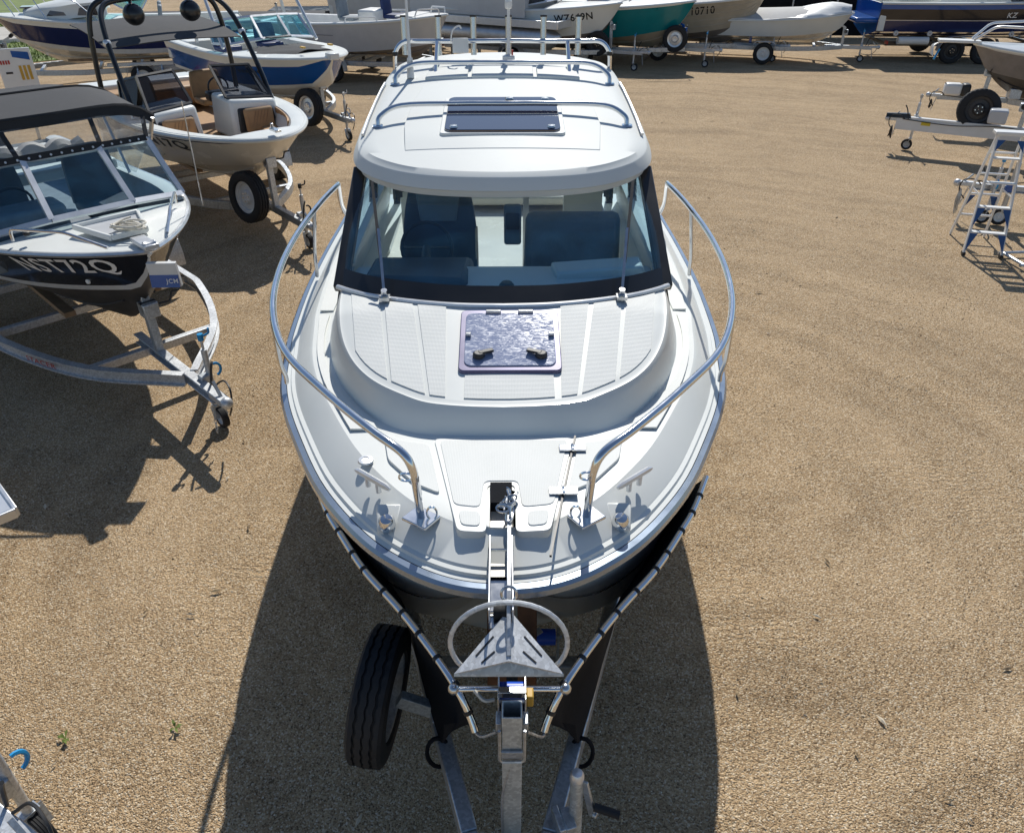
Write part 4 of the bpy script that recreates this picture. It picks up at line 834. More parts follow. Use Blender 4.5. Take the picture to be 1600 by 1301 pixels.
# ------------------------------------------------------------------ other boats: a hull form and its fittings, y runs aft from the bow
class Hull:
    def __init__(s, par, L=5.5, Bm=2.2, zb=1.5, zs=1.3, zk=.55, zc=.85, m=1.35, tm=.5, flare=1.0, crise=.7, stem=.3, cfrac=.84, n=30):
        s.par = par; s.L = L; s.B = Bm / 2; s.zb = zb; s.z1 = zs; s.zk = zk; s.zc = zc; s.m = m; s.tm = tm; s.fl = flare; s.cr = crise; s.st = stem; s.cf = cfrac; s.n = n
        s.T = [(i / n) ** 1.7 for i in range(n + 1)]
    def b(s, t): return s.B * (1 - (1 - min(t / s.tm, 1)) ** 2) ** (1 / s.m) * (1 - .06 * max(0, (t - .6) / .4) ** 2)
    def zs(s, t): return s.z1 + (s.zb - s.z1) * (1 - min(t / .75, 1)) ** 1.7
    def ke(s, t): return s.zk + (s.zb - s.zk) * (1 - min(t / s.st, 1)) ** 2.2
    def c(s, t):
        u = max(0, (t - .03) / .97); return s.B * s.cf * (1 - (1 - min(u / (s.tm * 1.12), 1)) ** 2) ** 1.0
    def ch(s, t): return max(s.zc + (s.zb - s.zc) * s.cr * (1 - min(t / .6, 1)) ** 2.1, s.ke(t) + .0)
    def S(s, t, v, side=1, off=0.0):
        b, c = s.b(t), s.c(t); x = c + (b - c) * v ** s.fl; z = s.ch(t) + (s.zs(t) - s.ch(t)) * v
        return Vector((side * (x + off), t * s.L - off * .4, z))
    def hw(s, t, z):
        u = max(0, min(1, (z - s.ch(t)) / max(.01, s.zs(t) - s.ch(t)))); return s.c(t) + (s.b(t) - s.c(t)) * u ** s.fl if z > s.ch(t) else s.c(t) * .8
    def bot(s, t, v, side=1):
        return Vector((side * s.c(t) * v, t * s.L, s.ke(t) + (s.ch(t) - s.ke(t)) * v ** 1.15))
    def band(s, v0, v1, mat, name, k=5, off=0, t0=0, t1=1):
        m = MB(); T = [t for t in s.T if t0 <= t <= t1]
        for sd in (1, -1): m.grid([[s.S(t, v0 + (v1 - v0) * j / k, sd, off) for j in range(k + 1)] for t in T])
        return m.build(name, mat, s.par, ang=50)
    def bottom(s, mat, strakes=True):
        m = MB()
        for sd in (1, -1): m.grid([[s.bot(t, j / 4, sd) for j in range(5)] for t in s.T])
        m.build('hull_bottom', mat, s.par, ang=50)
        if strakes:
            for sd in (1, -1):
                m = MB(); m.tube([s.bot(t, .55, sd) + Vector((0, 0, -.008)) for t in s.T[8:]], .016, 4); m.build('strake', mat, s.par)
    def transom(s, mat):
        m = MB(); e = [s.bot(1, j / 4) for j in range(5)] + [s.S(1, j / 3) for j in range(1, 4)]; m.grid([e, [Vector((-p.x, p.y, p.z)) for p in e]]); m.build('transom', mat, s.par)
    def rail(s, mat='rub_sky_tint', r=.025, t1=1):
        T = [t for t in s.T if t <= t1]; P = [s.S(t, 1, 1, .006) for t in T]; m = MB(); m.tube(list(reversed([Vector((-p.x, p.y, p.z)) for p in P]))[:-1] + P, r, 6); return m.build('rub_rail', mat, s.par)
    def deck(s, mat, t1, camber=.06, name='foredeck', t0=0, step=0.03):
        m = MB(); T = [t for t in s.T if t0 <= t < t1] + [t1]
        rows = [[Vector(((s.b(t) - .01) * (2 * j / 12 - 1), t * s.L, s.zs(t) + step + camber * (1 - (2 * j / 12 - 1) ** 2) * min(1, s.b(t) / s.B * 1.3))) for j in range(13)] for t in T]
        m.grid(rows)
        for sd in (1, -1): m.grid([[s.S(t, 1, sd, -.004), Vector((sd * (s.b(t) - .01), t * s.L, s.zs(t) + step))] for t in T])
        if t1 < 1: m.grid([[rows[-1][j], Vector((rows[-1][j].x * .9 * min(1, s.c(t1) / s.b(t1)), rows[-1][j].y, s.ch(t1) + .03))] for j in range(13)])
        return m.build(name, mat, s.par, ang=45)
    def sides(s, mat, t0, w=.16, floor=None, lmat=None, fmat=None, t1=1.0):
        fl = s.zc + .06 if floor is None else floor; T = [t0] + [t for t in s.T if t0 < t < t1] + [t1]
        fz = lambda t: min(max(fl, s.ch(t) + .03), s.zs(t) - .12); fx = lambda t: max(.03, min(s.b(t) - w - .01, s.c(t) - .03))
        for sd in (1, -1):
            m = MB(); m.grid([[s.S(t, 1, sd), s.S(t, 1, sd, -.02) + Vector((0, 0, .03)), Vector((sd * (s.b(t) - w * .6), t * s.L, s.zs(t) + .035)), Vector((sd * (s.b(t) - w), t * s.L, s.zs(t) + .015))] for t in T]); m.build('gunwale', mat, s.par)
            m = MB(); m.grid([[Vector((sd * (s.b(t) - w), t * s.L, s.zs(t) + .015)), Vector((sd * fx(t), t * s.L, fz(t)))] for t in T]); m.build('liner', lmat or mat, s.par)
        m = MB(); m.grid([[Vector((sd * fx(t), t * s.L, fz(t))) for sd in (-1, 1)] for t in T]); m.build('floor', fmat or lmat or mat, s.par)
        if t1 >= 1: m = MB(); m.box((0, s.L - .12, (s.zs(1) + fl) / 2 - .03), (s.B * 1.8, .2, s.zs(1) - fl)); m.build('transom_inner', mat, s.par, bevel=.02)
    def text(s, txt, t0, t1, v0, v1, mat, side=1, name='registration_mark', off=.006):
        """reads bow-to-stern on the left-hand page: starboard side seen from outside runs stern..bow"""
        if side > 0: fn = lambda u, v: s.S(t0 + (t1 - t0) * u, v0 + (v1 - v0) * v, 1, off)
        else: fn = lambda u, v: s.S(t0 + (t1 - t0) * u, v0 + (v1 - v0) * v, -1, off)
        return text_on(name, txt, fn, mat, s.par)
def screen(par, base, top, gmat, fmat, post=.03, solid=None, name='windscreen'):
    """windscreen of flat panes between base and top points; posts at every joint"""
    n = len(base); base = [Vector(p) for p in base]; top = [Vector(p) for p in top]
    for i in range(n - 1):
        a, b, c, d = base[i], base[i + 1], top[i + 1], top[i]; nn = (b - a).cross(d - a).normalized()
        m = MB(); m.prism([p - nn * .003 for p in (a, b, c, d)], [p + nn * .003 for p in (a, b, c, d)]); m.build(name + '_pane', gmat, par)
        m = MB(); m.beam(a, b, post, post * .7, nn); m.build(name + '_sill', fmat, par)
        m = MB(); m.beam(d, c, post, post * .7, nn); m.build(name + '_top_rail', fmat, par)
    for i in range(n):
        m = MB(); m.beam(base[i], top[i], post, post * .8, (0, 1, .2)); m.build(name + '_post', fmat, par)
def tubes(par, pts, r, mat='stainless', name='handrail', rad=.08, closed=False):
    m = MB(); m.tube(rounded(pts, rad), r, 8); return m.build(name, mat, par)
def bx(par, c, d, mat, name, bevel=.01, **k):
    m = MB(); m.box(c, d, **k); return m.build(name, mat, par, bevel=bevel)
def seat(par, x, y, z, w, mat, face=-1, mat2=None, h=.45):
    """swivel seat: cushion, back, pedestal; face -1 looks at the bow"""
    m = MB(); m.box((x, y, z), (w, .42, .1)); o = m.build('seat_cushion', mat, par, bevel=.03)
    m = MB(); seat_back(m, x, y - face * .2, w, z + .02, z + h, .1, -face * .06, .85); m.build('seat_back', mat2 or mat, par, ang=60)
    m = MB(); m.cyl((x, y, z - .35), (x, y, z - .05), .04); m.build('seat_pedestal', 'alloy', par)
def trailer(name, label, loc, rz, L=5.6, W=.9, zf=.5, winch=1.15, wh=1.05, mat='galvanised', wheels=((.62,),), spare=None, jockey=True, post='galvanised', channel=False, guards='galvanised_light', wr=.3, cradle=.75, handle='sky_blue_plastic', rim='white_paint', group=None, apex=1.0, jx=.12, open_end=None):
    t = thing(name, label, 'trailer', loc, rz, group)
    bar = (lambda m, a, b, w, h: m.channel(a, b, w, h, .014)) if channel else (lambda m, a, b, w, h: m.beam(a, b, w, h))
    m = MB(); bar(m, (0, .12, zf), (0, winch + .5, zf), .085, .1); m.build('draw_bar', mat, t, bevel=.006)
    for s in (-1, 1):
        m = MB(); p = bez([(s * .05, apex, zf), (s * W * .62, apex + .75, zf), (s * W * .95, apex + 1.7, zf), (s * W, apex + 2.4, zf), (s * W, L, zf)], 5)
        for a, b in zip(p, p[1:]): bar(m, a, b, .07, .12)
        m.build('frame_rail', mat, t, bevel=0 if channel else .006)
        m = MB(); m.beam((s * .42, apex + 1.5, cradle - .04), (s * .42, L - .1, cradle - .1), .1, .05); m.build('bunk', 'wood', t)
        for fr in wheels[0]:
            wheel(t, (s * (W + .22), fr * L, wr), (s, 0, 0), wr, .17, rim)
        y0, y1 = wheels[0][0] * L, wheels[0][-1] * L; rows = []
        for i in range(11):
            a = math.pi * i / 10; rows.append([(s * (W + .1), (y0 + y1) / 2 - ((y1 - y0) / 2 + wr * 1.25) * math.cos(a), wr + wr * 1.1 * min(1, math.sin(a) * 1.5)), (s * (W + .34), (y0 + y1) / 2 - ((y1 - y0) / 2 + wr * 1.25) * math.cos(a), wr + wr * 1.1 * min(1, math.sin(a) * 1.5))])
        m = MB(); m.slab(rows, .006); m.build('mudguard', guards, t)
        m = MB(); m.box((s * (W + .15), L + .02, zf + .05), (.22, .04, .1)); m.build('tail_light', 'red_paint', t, bevel=.01)
    for y in [apex + .8, apex + 2.2] + [f * L for f in wheels[0]] + [L - .05]:
        w = W * (.62 if y < apex + 1 else 1); m = MB(); m.beam((-w, y, zf - .02), (w, y, zf - .02), .07, .08); m.build('crossmember', mat, t, bevel=.005)
    if wh:
        m = MB(); m.beam((0, winch, zf), (0, winch + .02, wh), .075, .075, (0, 1, 0)); wp = m.build('winch_post', post, t, bevel=.005)
        m = MB(); m.box((0, winch - .03, wh - .12), (.14, .14, .14)); m.build('winch_housing', post, wp, bevel=.01)
        m = MB(); m.cyl((-.07, winch - .03, wh - .10), (.07, winch - .03, wh - .10), .055, 12); m.build('winch_drum', 'black_plastic', wp)
        m = MB(); m.tube(rounded([(.08, winch - .03, wh - .1), (.2, winch - .04, wh - .1), (.23, winch - .04, wh - .02), (.3, winch - .04, wh - .02)], .02), .01, 6); m.build('winch_crank', 'black_plastic', wp)
        m = MB(); m.beam((0, winch, wh), (0, winch + .2, wh + .1), .05, .05); m.build('bow_stop_arm', post, wp)
        m = MB(); m.lathe((0, winch + .22, wh + .12), (1, 0, 0), [(.01, -.1), (.045, -.1), (.03, 0), (.045, .1), (.01, .1)], 12); m.build('bow_stop_roller', 'rubber', wp)
    # coupling, brake lever, chains
    m = MB(); m.box((0, .05, zf + .03), (.09, .26, .06)); m.ball((0, -.06, zf + .03), .055, 10, 6); cp = m.build('coupling', 'galvanised_light', t, bevel=.006)
    m = MB(); m.beam((0, .02, zf + .05), (0, .12, zf + .17), .025, .02, (0, 1, 0)); m.build('coupling_lever', 'galvanised', cp)
    m = MB(); m.tube(rounded([(.05, .3, zf + .05), (.06, .25, zf + .22), (.06, .2, zf + .3)], .04), .011, 6); m.build('brake_lever', 'black_plastic', cp)
    m = MB(); m.tube(bez([(.04, .25, zf + .04), (.1, .15, zf + .12), (.08, .0, zf + .1), (.05, -.02, zf - .05), (.06, .08, zf - .18)]), .009, 5); m.build('wiring_lead', 'black_plastic', cp)
    m = MB()
    for k in range(9): link(m, (-.05 - .004 * k, .12 - .005 * k, zf - .04 - .03 * k), (.1, .1, 1), k * 1.57, .014)
    m.build('safety_chain', 'galvanised', cp)
    if jockey:
        m = MB(); m.cyl((jx, .42, .2), (jx, .42, zf + .32), .026, 10); m.cyl((jx, .42, zf + .32), (jx, .42, zf + .42), .012, 8); jk = m.build('jockey_stem', 'galvanised_light', t)
        m = MB(); m.cyl((jx, .42, zf + .41), (jx, .42, zf + .47), .026, 8); m.tube(rounded([(jx, .42, zf + .44), (jx + .08, .42, zf + .45), (jx + .08, .42, zf + .5)], .02), .009, 6); m.build('jockey_handle', handle, jk)
        m = MB(); m.box((jx - .05, .42, zf + .03), (.09, .08, .12)); m.build('jockey_clamp', 'galvanised', jk, bevel=.008)
        m = MB(); m.tube([(jx + .06 + .05 * math.cos(a), .42, zf + .1 + .06 * math.sin(a)) for a in [R(-80 + 20 * i) for i in range(10)]], .012, 6); m.build('clamp_handle', handle, jk)
        m = MB()
        for s in (-1, 1): m.beam((jx + s * .04, .42, .22), (jx + s * .04, .38, .1), .008, .05, (1, 0, 0))
        m.box((jx, .42, .22), (.09, .06, .012)); m.build('jockey_fork', 'galvanised', jk)
        wheel(jk, (jx, .38, .1), (1, 0, 0), .1, .06, 'alloy_paint', name='jockey_wheel')
    if spare:
        wheel(t, spare[0], spare[1], spare[2] if len(spare) > 2 else .31, .18, spare[3] if len(spare) > 3 else 'white_paint', name='spare_wheel', spokes=6)
        m = MB(); m.beam((0, spare[0][1], zf), (spare[0][0], spare[0][1], spare[0][2]), .05, .05, (0, 1, 0)); m.build('spare_wheel_arm', mat, t)
    return t

# ------------------------------------------------------------------ left row, nearest: black-sided alloy runabout with clears
def at(c, deg, aft): return (c[0] - math.sin(R(deg)) * aft, c[1] + math.cos(R(deg)) * aft, 0)
C1, D1 = (-2.44, 5.49), 45.0
tr1 = trailer('boat_trailer', 'pale alloy trailer with yellow-edged crossbar under the black-sided boat with clear curtains', (C1[0], C1[1], 0), R(D1), L=6.0, W=1.0, zf=.46, winch=1.22, wh=1.06, mat='galvanised_light', channel=True, wheels=((.66, ),), apex=.62, cradle=.75, jx=.1)
rl_ = bez([(-.05, .62, .46), (-.62, 1.37, .46), (-.95, 2.32, .46), (-1.0, 3.02, .46)], 5)
def on_rail(u, v):
    k = u * (len(rl_) - 1); i = min(int(k), len(rl_) - 2); p = rl_[i].lerp(rl_[i + 1], k - i); d = (rl_[i + 1] - rl_[i]).normalized(); return p + Vector((-d.y, d.x, 0)).normalized() * (.037 if Vector((-d.y, d.x, 0)).x < 0 else -.037) + Vector((0, 0, -.02 + .05 * v))
text_on('maker_lettering', 'STACER', lambda u, v: on_rail(.57 - .13 * u, v), 'red_paint', tr1)
b1 = thing('runabout_boat', 'black-sided alloy runabout with grey canopy and clear curtains, lettered NST72Q', 'boat', at(C1, D1, .78), R(D1))
h = Hull(b1, L=5.4, Bm=2.25, zb=1.6, zs=1.42, zk=.62, zc=.98, m=1.25, tm=.46, flare=1.0, crise=.42, stem=.24, cfrac=.80)
h.bottom('hull_dark'); h.band(0, .13, 'alloy_paint', 'chine_band', 2); h.band(.13, .93, 'navy_black', 'hull_side', 6); h.band(.93, 1, 'alloy_paint', 'sheer_band', 2); h.transom('alloy_paint'); h.rail('alloy', .022)
h.text('NST72Q', .20, .045, .44, .88, 'letter_white', -1); h.text('NST72Q', .085, .262, .50, .84, 'letter_white', 1)
m = MB(); m.lathe(h.S(.115, .26, -1, .004), h.S(.115, .26, -1, .1) - h.S(.115, .26, -1, 0), [(.001, .012), (.02, .012), (.026, 0), (.001, -.004)], 12, False); m.build('drain_fitting', 'white_paint', b1)
m = MB(); m.beam(h.bot(.1, 0) + Vector((0, -.05, .35)), (0, -.01, 1.6), .05, .03, (1, 0, 0)); m.build('stem_bar', 'white_paint', b1, bevel=.01)
dk = h.deck('gelcoat', .235, .035, step=.02); h.sides('gelcoat', .235, .15, 1.0, 'seat_grey', 'seat_grey')
zt = 1.66
# anchor locker recess with its rope
m = MB(); lk_ = [(-.28, .86), (.28, .86), (.15, .36), (-.15, .36)]
for (a, b), (c, d) in zip(lk_, lk_[1:] + lk_[:1]): m.beam((a, b, 1.655), (c, d, 1.66), .03, .05)
m.build('locker_coaming', 'gelcoat', b1, bevel=.008)
m = MB(); m.prism([(x * .93, y, 1.640) for x, y in lk_], [(x * .93, y, 1.652) for x, y in lk_]); m.build('locker_floor', 'alloy_paint', b1)
rp = thing('coiled_rope', 'white rope in a loose tangle on the bow of the black-sided runabout', 'rope', at(C1, D1, .78 + .42), R(D1))
rr_ = random.Random(5); m = MB()
pts = [(.03 + .11 * math.cos(i * 1.05) * rr_.uniform(.5, 1.2), .0 + .16 * math.sin(i * .93) * rr_.uniform(.5, 1.2), 1.68 + .012 * rr_.random() + .0015 * i) for i in range(30)]; m.tube(bez(pts, 5), .009, 6); m.build('rope_coil', 'rope', rp)
for s in (-1, 1): tubes(b1, [(s * .72, 1.05, 1.6), (s * .72, 1.03, 1.71), (s * .45, .52, 1.74), (s * .25, .2, 1.64)], .014, 'stainless', 'bow_handrail', .06)
m = MB(); m.box((0, .06, 1.655), (.12, .3, .04)); m.lathe((0, -.04, 1.66), (1, 0, 0), [(.008, -.05), (.04, -.05), (.028, 0), (.04, .05), (.008, .05)], 12); m.build('bow_roller', 'alloy_bright', b1, bevel=.006)
m = MB(); m.box((-.62, .98, 1.655), (.05, .05, .03)); m.build('navigation_light', 'letter_black', b1, bevel=.01)
wb1 = [(-1.0, 1.62, 1.53), (-.9, 1.3, 1.60), (-.36, 1.14, 1.67), (.36, 1.14, 1.67), (.9, 1.3, 1.60), (1.0, 1.62, 1.53)]; wt1 = [(-.92, 1.92, 2.02), (-.83, 1.70, 2.06), (-.33, 1.58, 2.09), (.33, 1.58, 2.09), (.83, 1.70, 2.06), (.92, 1.92, 2.02)]
screen(b1, wb1, wt1, 'glass_blue', 'alloy_bright', .05)
# canopy and clears
m = MB(); rows = []
for i in range(11):
    v = i / 10; y = 1.78 + 1.85 * v; cr = .05 * math.sin(math.pi * min(1, .25 + v * .75)) + (.05 * (1 - abs(v - .45) / .45) if v < .9 else 0)
    rows.append([Vector((x, y + .10 * (x / 1.0) ** 2 * (1 - v), 2.36 + cr - .17 * abs(x / 1.02) ** 6)) for x in [-1.02 + 2.04 * j / 16 for j in range(17)]])
m.slab(rows, .012); can = m.build('canopy', 'canvas_grey', b1, ang=60)
m = MB(); m.tube(rows[0], .022, 6); m.slab([[p + Vector((0, -.012, -.005)) for p in rows[0]], [p + Vector((0, -.03, -.085)) for p in rows[0]]], .006, (0, 1, 0)); m.build('canopy_hem', 'canvas_edge', can)
m = MB(); m.tube([p + Vector((0, 0, .008)) for p in rows[5]], .012, 5); m.build('canopy_seam', 'canvas_edge', can)
fc = [p + Vector((0, -.03, -.07)) for p in rows[0]]
def topat(x):
    P = sorted(wt1); return Vector((x, interp([(a, b) for a, b, c in P], x), interp([(a, c) for a, b, c in P], x) + .02))
for i0, i1 in ((0, 4), (4, 8), (8, 12), (12, 16)):
    if i0 in (4, 8): pass
for k, (i0, i1) in enumerate(((1, 5), (5, 11), (11, 15))):
    m = MB(); m.slab([[fc[j].lerp(topat(fc[j].x * .93), v) + Vector((0, .02 * math.sin(9 * v + j), 0)) for j in range(i0, i1 + 1)] for v in [q / 6 for q in range(7)]], .003, (0, -1, .3)); m.build('clear_curtain', 'clear_film', b1)
for i in (1, 5, 11, 15):
    m = MB(); a = fc[i]; b_ = topat(fc[i].x * .93); m.beam(a + Vector((0, -.006, 0)), b_ + Vector((0, -.006, 0)), .04, .012, (0, -1, .3)); m.build('curtain_zip', 'canvas_edge', b1)
m = MB(); P = [topat(-.92 + 1.84 * j / 20) for j in range(21)]; m.slab([[p + Vector((0, -.012, .03)) for p in P], [p + Vector((0, -.03, -.025)) for p in P]], .006, (0, -1, .3)); hem = m.build('curtain_hem', 'canvas_edge', b1)
for j in range(0, 21):
    m = MB(); m.lathe(P[j] + Vector((0, -.03, .0)), (0, -1, .4), [(.001, .006), (.009, .005), (.011, 0), (.001, -.002)], 8, False); m.build('press_stud', 'alloy_bright', hem)
for s in (-1, 1):
    m = MB(); m.slab([[Vector((s * 1.0, 1.9, 2.16)), Vector((s * 1.0, 2.7, 2.22)), Vector((s * 1.0, 3.5, 2.2))], [Vector((s * .94, 1.9, 2.03)), Vector((s * 1.0, 2.7, 1.5)), Vector((s * 1.0, 3.5, 1.46))]], .003, (s, 0, 0)); m.build('side_curtain', 'clear_film', b1)
    m = MB(); m.beam((s * .99, 1.84, 2.22), (s * .95, 1.92, 2.0), .03, .03); m.build('canopy_bow', 'alloy', b1); m = MB(); m.beam((s * .98, 3.4, 2.32), (s * 1.0, 2.9, 1.45), .025, .025); m.build('canopy_bow', 'alloy', b1)
    seat(b1, s * .45, 2.2, 1.38, .5, 'seat_dark', -1, h=.55)
bx(b1, (-.5, 1.62, 1.45), (.75, .35, .5), 'seat_grey', 'helm_console', .04)
m = MB(); m.tube([(-.45 + .17 * math.cos(a), 1.88, 1.66 + .15 * math.sin(a)) for a in [i * math.pi / 10 for i in range(20)]], .014, 6, True); m.build('steering_wheel', 'black_plastic', b1)
bx(b1, (.1, 3.2, 1.55), (1.7, .3, .12), 'gelcoat', 'rear_bench', .03)
m = MB(); m.tube(bez([(-.9 + .06 * i, 3.9 + .02 * math.sin(i), 1.62 + .03 * math.sin(i * 1.3)) for i in range(31)], 2), .09, 8); m.build('rolled_cover', 'canvas_cover', b1)
tubes(b1, [(.93, .95, 1.55), (.95, .96, 2.5)], .006, 'stainless', 'whip_antenna', .01)
bx(b1, (.3, 5.75, 1.35), (.4, .5, .6), 'black_plastic', 'outboard_motor', .1)
# price card on the bow
pc = thing('price_card', 'small white and blue sale card hung on the bow of the black-sided runabout', 'card', at(C1, D1, .70), R(D1))
m = MB(); m.box((.05, .02, 1.40), (.24, .04, .22), rz=-.75, rx=.12); m.build('card_board', 'white_paint', pc, bevel=.003)
f = Vector((math.sin(-.75) * -1, -math.cos(.75), 0)); cr_ = Vector((math.cos(-.75), math.sin(-.75), 0)); fr = Vector((-cr_.y * -1, -cr_.x, 0)); fr = Vector((cr_.y, -cr_.x, 0))
c0 = Vector((.05, .02, 1.40))
up_ = Vector((0, 0, 1)) - fr * .12
m = MB(); q = lambda u, v, o=.022: c0 + cr_ * u + up_ * v + fr * o
m.prism([q(-.118, -.105), q(.118, -.105), q(.118, .0), q(-.118, .0)], [q(-.118, -.105, .025), q(.118, -.105, .025), q(.118, .0, .025), q(-.118, .0, .025)]); m.build('card_band', 'royal_blue', pc)
text_on('card_lettering', 'JCM', lambda u, v: q(.01 + .10 * u, -.08 + .05 * v, .028), 'letter_white', pc)
m = MB(); m.prism([q(-.1, .03), q(.1, .03), q(.1, .06), q(-.1, .06)], [q(-.1, .03, .025), q(.1, .03, .025), q(.1, .06, .025), q(-.1, .06, .025)]); m.build('card_print', 'red_paint', pc)

# ------------------------------------------------------------------ left row, second: cream bowrider with wake tower
C2, D2 = (-2.67, 9.9), 40.0
trailer('boat_trailer', 'galvanised trailer with white-rimmed spare wheel under the cream bowrider', (C2[0], C2[1], 0), R(D2), L=6.0, W=1.05, zf=.42, winch=1.02, wh=1.2, spare=((-.34, 1.10, .64), (-1, -.25, .1), .35), cradle=.72, apex=1.15, handle='black_plastic', post='galvanised_light')
b2 = thing('bowrider_boat', 'cream and white bowrider with black wake tower and diamond-stitched tan seats', 'boat', at(C2, D2, .62), R(D2))
h = Hull(b2, L=5.8, Bm=2.4, zb=1.45, zs=1.40, zk=.6, zc=.85, m=1.75, tm=.46, flare=.9, crise=.45, stem=.3, cfrac=.78)
h.bottom('gelcoat_cream'); h.band(0, .86, 'gelcoat_cream', 'hull_side', 6); h.band(.86, .93, 'navy', 'pin_stripe', 1); h.band(.93, 1, 'gelcoat', 'sheer_band', 1); h.transom('gelcoat_cream'); h.rail('gelcoat', .03)
h.text('N17Q', .34, .19, .50, .82, 'letter_black', -1)
h.deck('gelcoat', .07, .03, step=.03); h.sides('gelcoat', .07, .22, 1.0, 'gelcoat', 'seat_tan')
for s in (-1, 1):
    m = MB(); T = [.1 + .28 * i / 8 for i in range(9)]
    m.slab([[Vector((s * max(.02, min(h.b(t) - .22, h.hw(t, 1.12) - .05) - .30 * j / 4), t * h.L, 1.2)) for j in range(5)] for t in T], .07); m.build('bow_cushion', 'seat_tan', b2, bevel=.02)
    m = MB(); m.slab([[Vector((s * (min(h.b(t) - .235, h.hw(t, 1.2) - .05) + .01 * j), t * h.L, 1.22 + .2 * j / 2)) for j in range(3)] for t in T[2:]], .03, (s, 0, 0)); m.build('bow_backrest', 'seat_tan', b2)
    # console block behind the bow seat with its dark opening
    m = MB(); m.quadbox([(s * .22, 1.98, 1.0), (s * .98, 1.90, 1.0), (s * 1.02, 2.75, 1.0), (s * .22, 2.85, 1.0), (s * .25, 2.08, 1.58), (s * .95, 2.0, 1.54), (s * 1.0, 2.7, 1.55), (s * .25, 2.8, 1.6)]); co = m.build('console', 'gelcoat', b2, bevel=.05)
    m = MB(); m.quadbox([(s * .30, 1.97, 1.12), (s * .90, 1.9, 1.12), (s * .90, 2.0, 1.12), (s * .30, 2.02, 1.12), (s * .34, 2.02, 1.46), (s * .86, 1.94, 1.44), (s * .86, 2.04, 1.44), (s * .34, 2.1, 1.46)]); m.build('console_opening', 'black_plastic', co, bevel=.05)
    m = MB(); m.box((s * .6, 1.90, 1.30), (.46, .08, .34), rx=-.1); m.build('console_seat_back', 'seat_tan', b2, bevel=.06)
    for k in range(5):
        m = MB(); m.beam((s * (.5 + .05 * k) - .05, 1.853, 1.18), (s * (.5 + .05 * k) + .05, 1.862, 1.44), .006, .006); m.build('seat_stitching', 'wood', b2)
    wbs = [(s * .26, 2.20, 1.60), (s * .92, 2.08, 1.56), (s * 1.08, 2.75, 1.50)]; wts = [(s * .28, 2.68, 1.98), (s * .84, 2.56, 1.96), (s * .98, 3.0, 1.86)]
    screen(b2, wbs, wts, 'glass_smoke' if s < 0 else 'glass_smoke', 'black_paint', .035)
    m = MB(); m.tube(bez([(s * 1.04, 2.35, 1.47), (s * 1.03, 2.62, 1.9), (s * .98, 3.05, 2.5), (s * .86, 3.3, 2.78), (s * .6, 3.38, 2.86), (0, 3.4, 2.88)], 6), .038, 10); m.build('tower_leg', 'black_paint', b2)
    m = MB(); m.tube(bez([(s * 1.06, 3.75, 1.45), (s * 1.04, 3.72, 2.0), (s * .98, 3.72, 2.55), (s * .86, 3.72, 2.78), (s * .6, 3.72, 2.86), (0, 3.72, 2.88)], 6), .038, 10); m.build('tower_leg', 'black_paint', b2)
    m = MB(); m.lathe((s * 1.045, 2.38, 1.45), (0, .3, 1), [(.001, .09), (.045, .08), (.055, 0), (.001, -.01)], 12, False); m.build('tower_foot', 'alloy_bright', b2)
    m = MB(); m.lathe((s * 1.0, 2.95, 2.33), (0, .45, .9), [(.042, 0), (.055, .02), (.055, .06), (.042, .08)], 12); m.build('tower_hinge', 'alloy_bright', b2)
    m = MB(); c = Vector((s * .42, 3.40, 2.66)); m.ball(c, .15, 16, 10, (1, 1.15, 1)); m.cyl(c + Vector((0, .0, .1)), c + Vector((0, .08, .2)), .025); m.build('tower_speaker', 'black_paint', b2)
m = MB(); rows = [[Vector((x * 1.06, 3.05 + 1.75 * v, 2.28 + .05 * math.cos(x * 1.5) + .04 * math.sin(math.pi * v) + .16 * v)) for x in [-.95 + 1.9 * j / 10 for j in range(11)]] for v in [i / 8 for i in range(9)]]; m.slab(rows, .012); m.build('bimini_top', 'canvas_grey', b2, ang=60)
for s in (-1, 1): seat(b2, s * .55, 3.5, 1.35, .52, 'seat_tan', -1, h=.4)
bx(b2, (0, 4.9, 1.25), (1.8, .5, .3), 'seat_tan', 'stern_bench', .05); bx(b2, (0, 5.5, 1.4), (1.9, .5, .1), 'gelcoat', 'swim_deck', .03)
bx(b2, (.48, 2.9, 1.52), (.5, .2, .14), 'black_plastic', 'helm_dash', .03)
m = MB(); m.tube([(.5 + .16 * math.cos(a), 3.08, 1.6 + .15 * math.sin(a)) for a in [i * math.pi / 10 for i in range(20)]], .014, 6, True); m.build('steering_wheel', 'black_plastic', b2)
m = MB(); m.box((0, .02, 1.56), (.08, .2, .03)); m.cyl((0, .1, 1.55), (0, .1, 1.63), .02); m.build('bow_cleat', 'stainless', b2, bevel=.005)

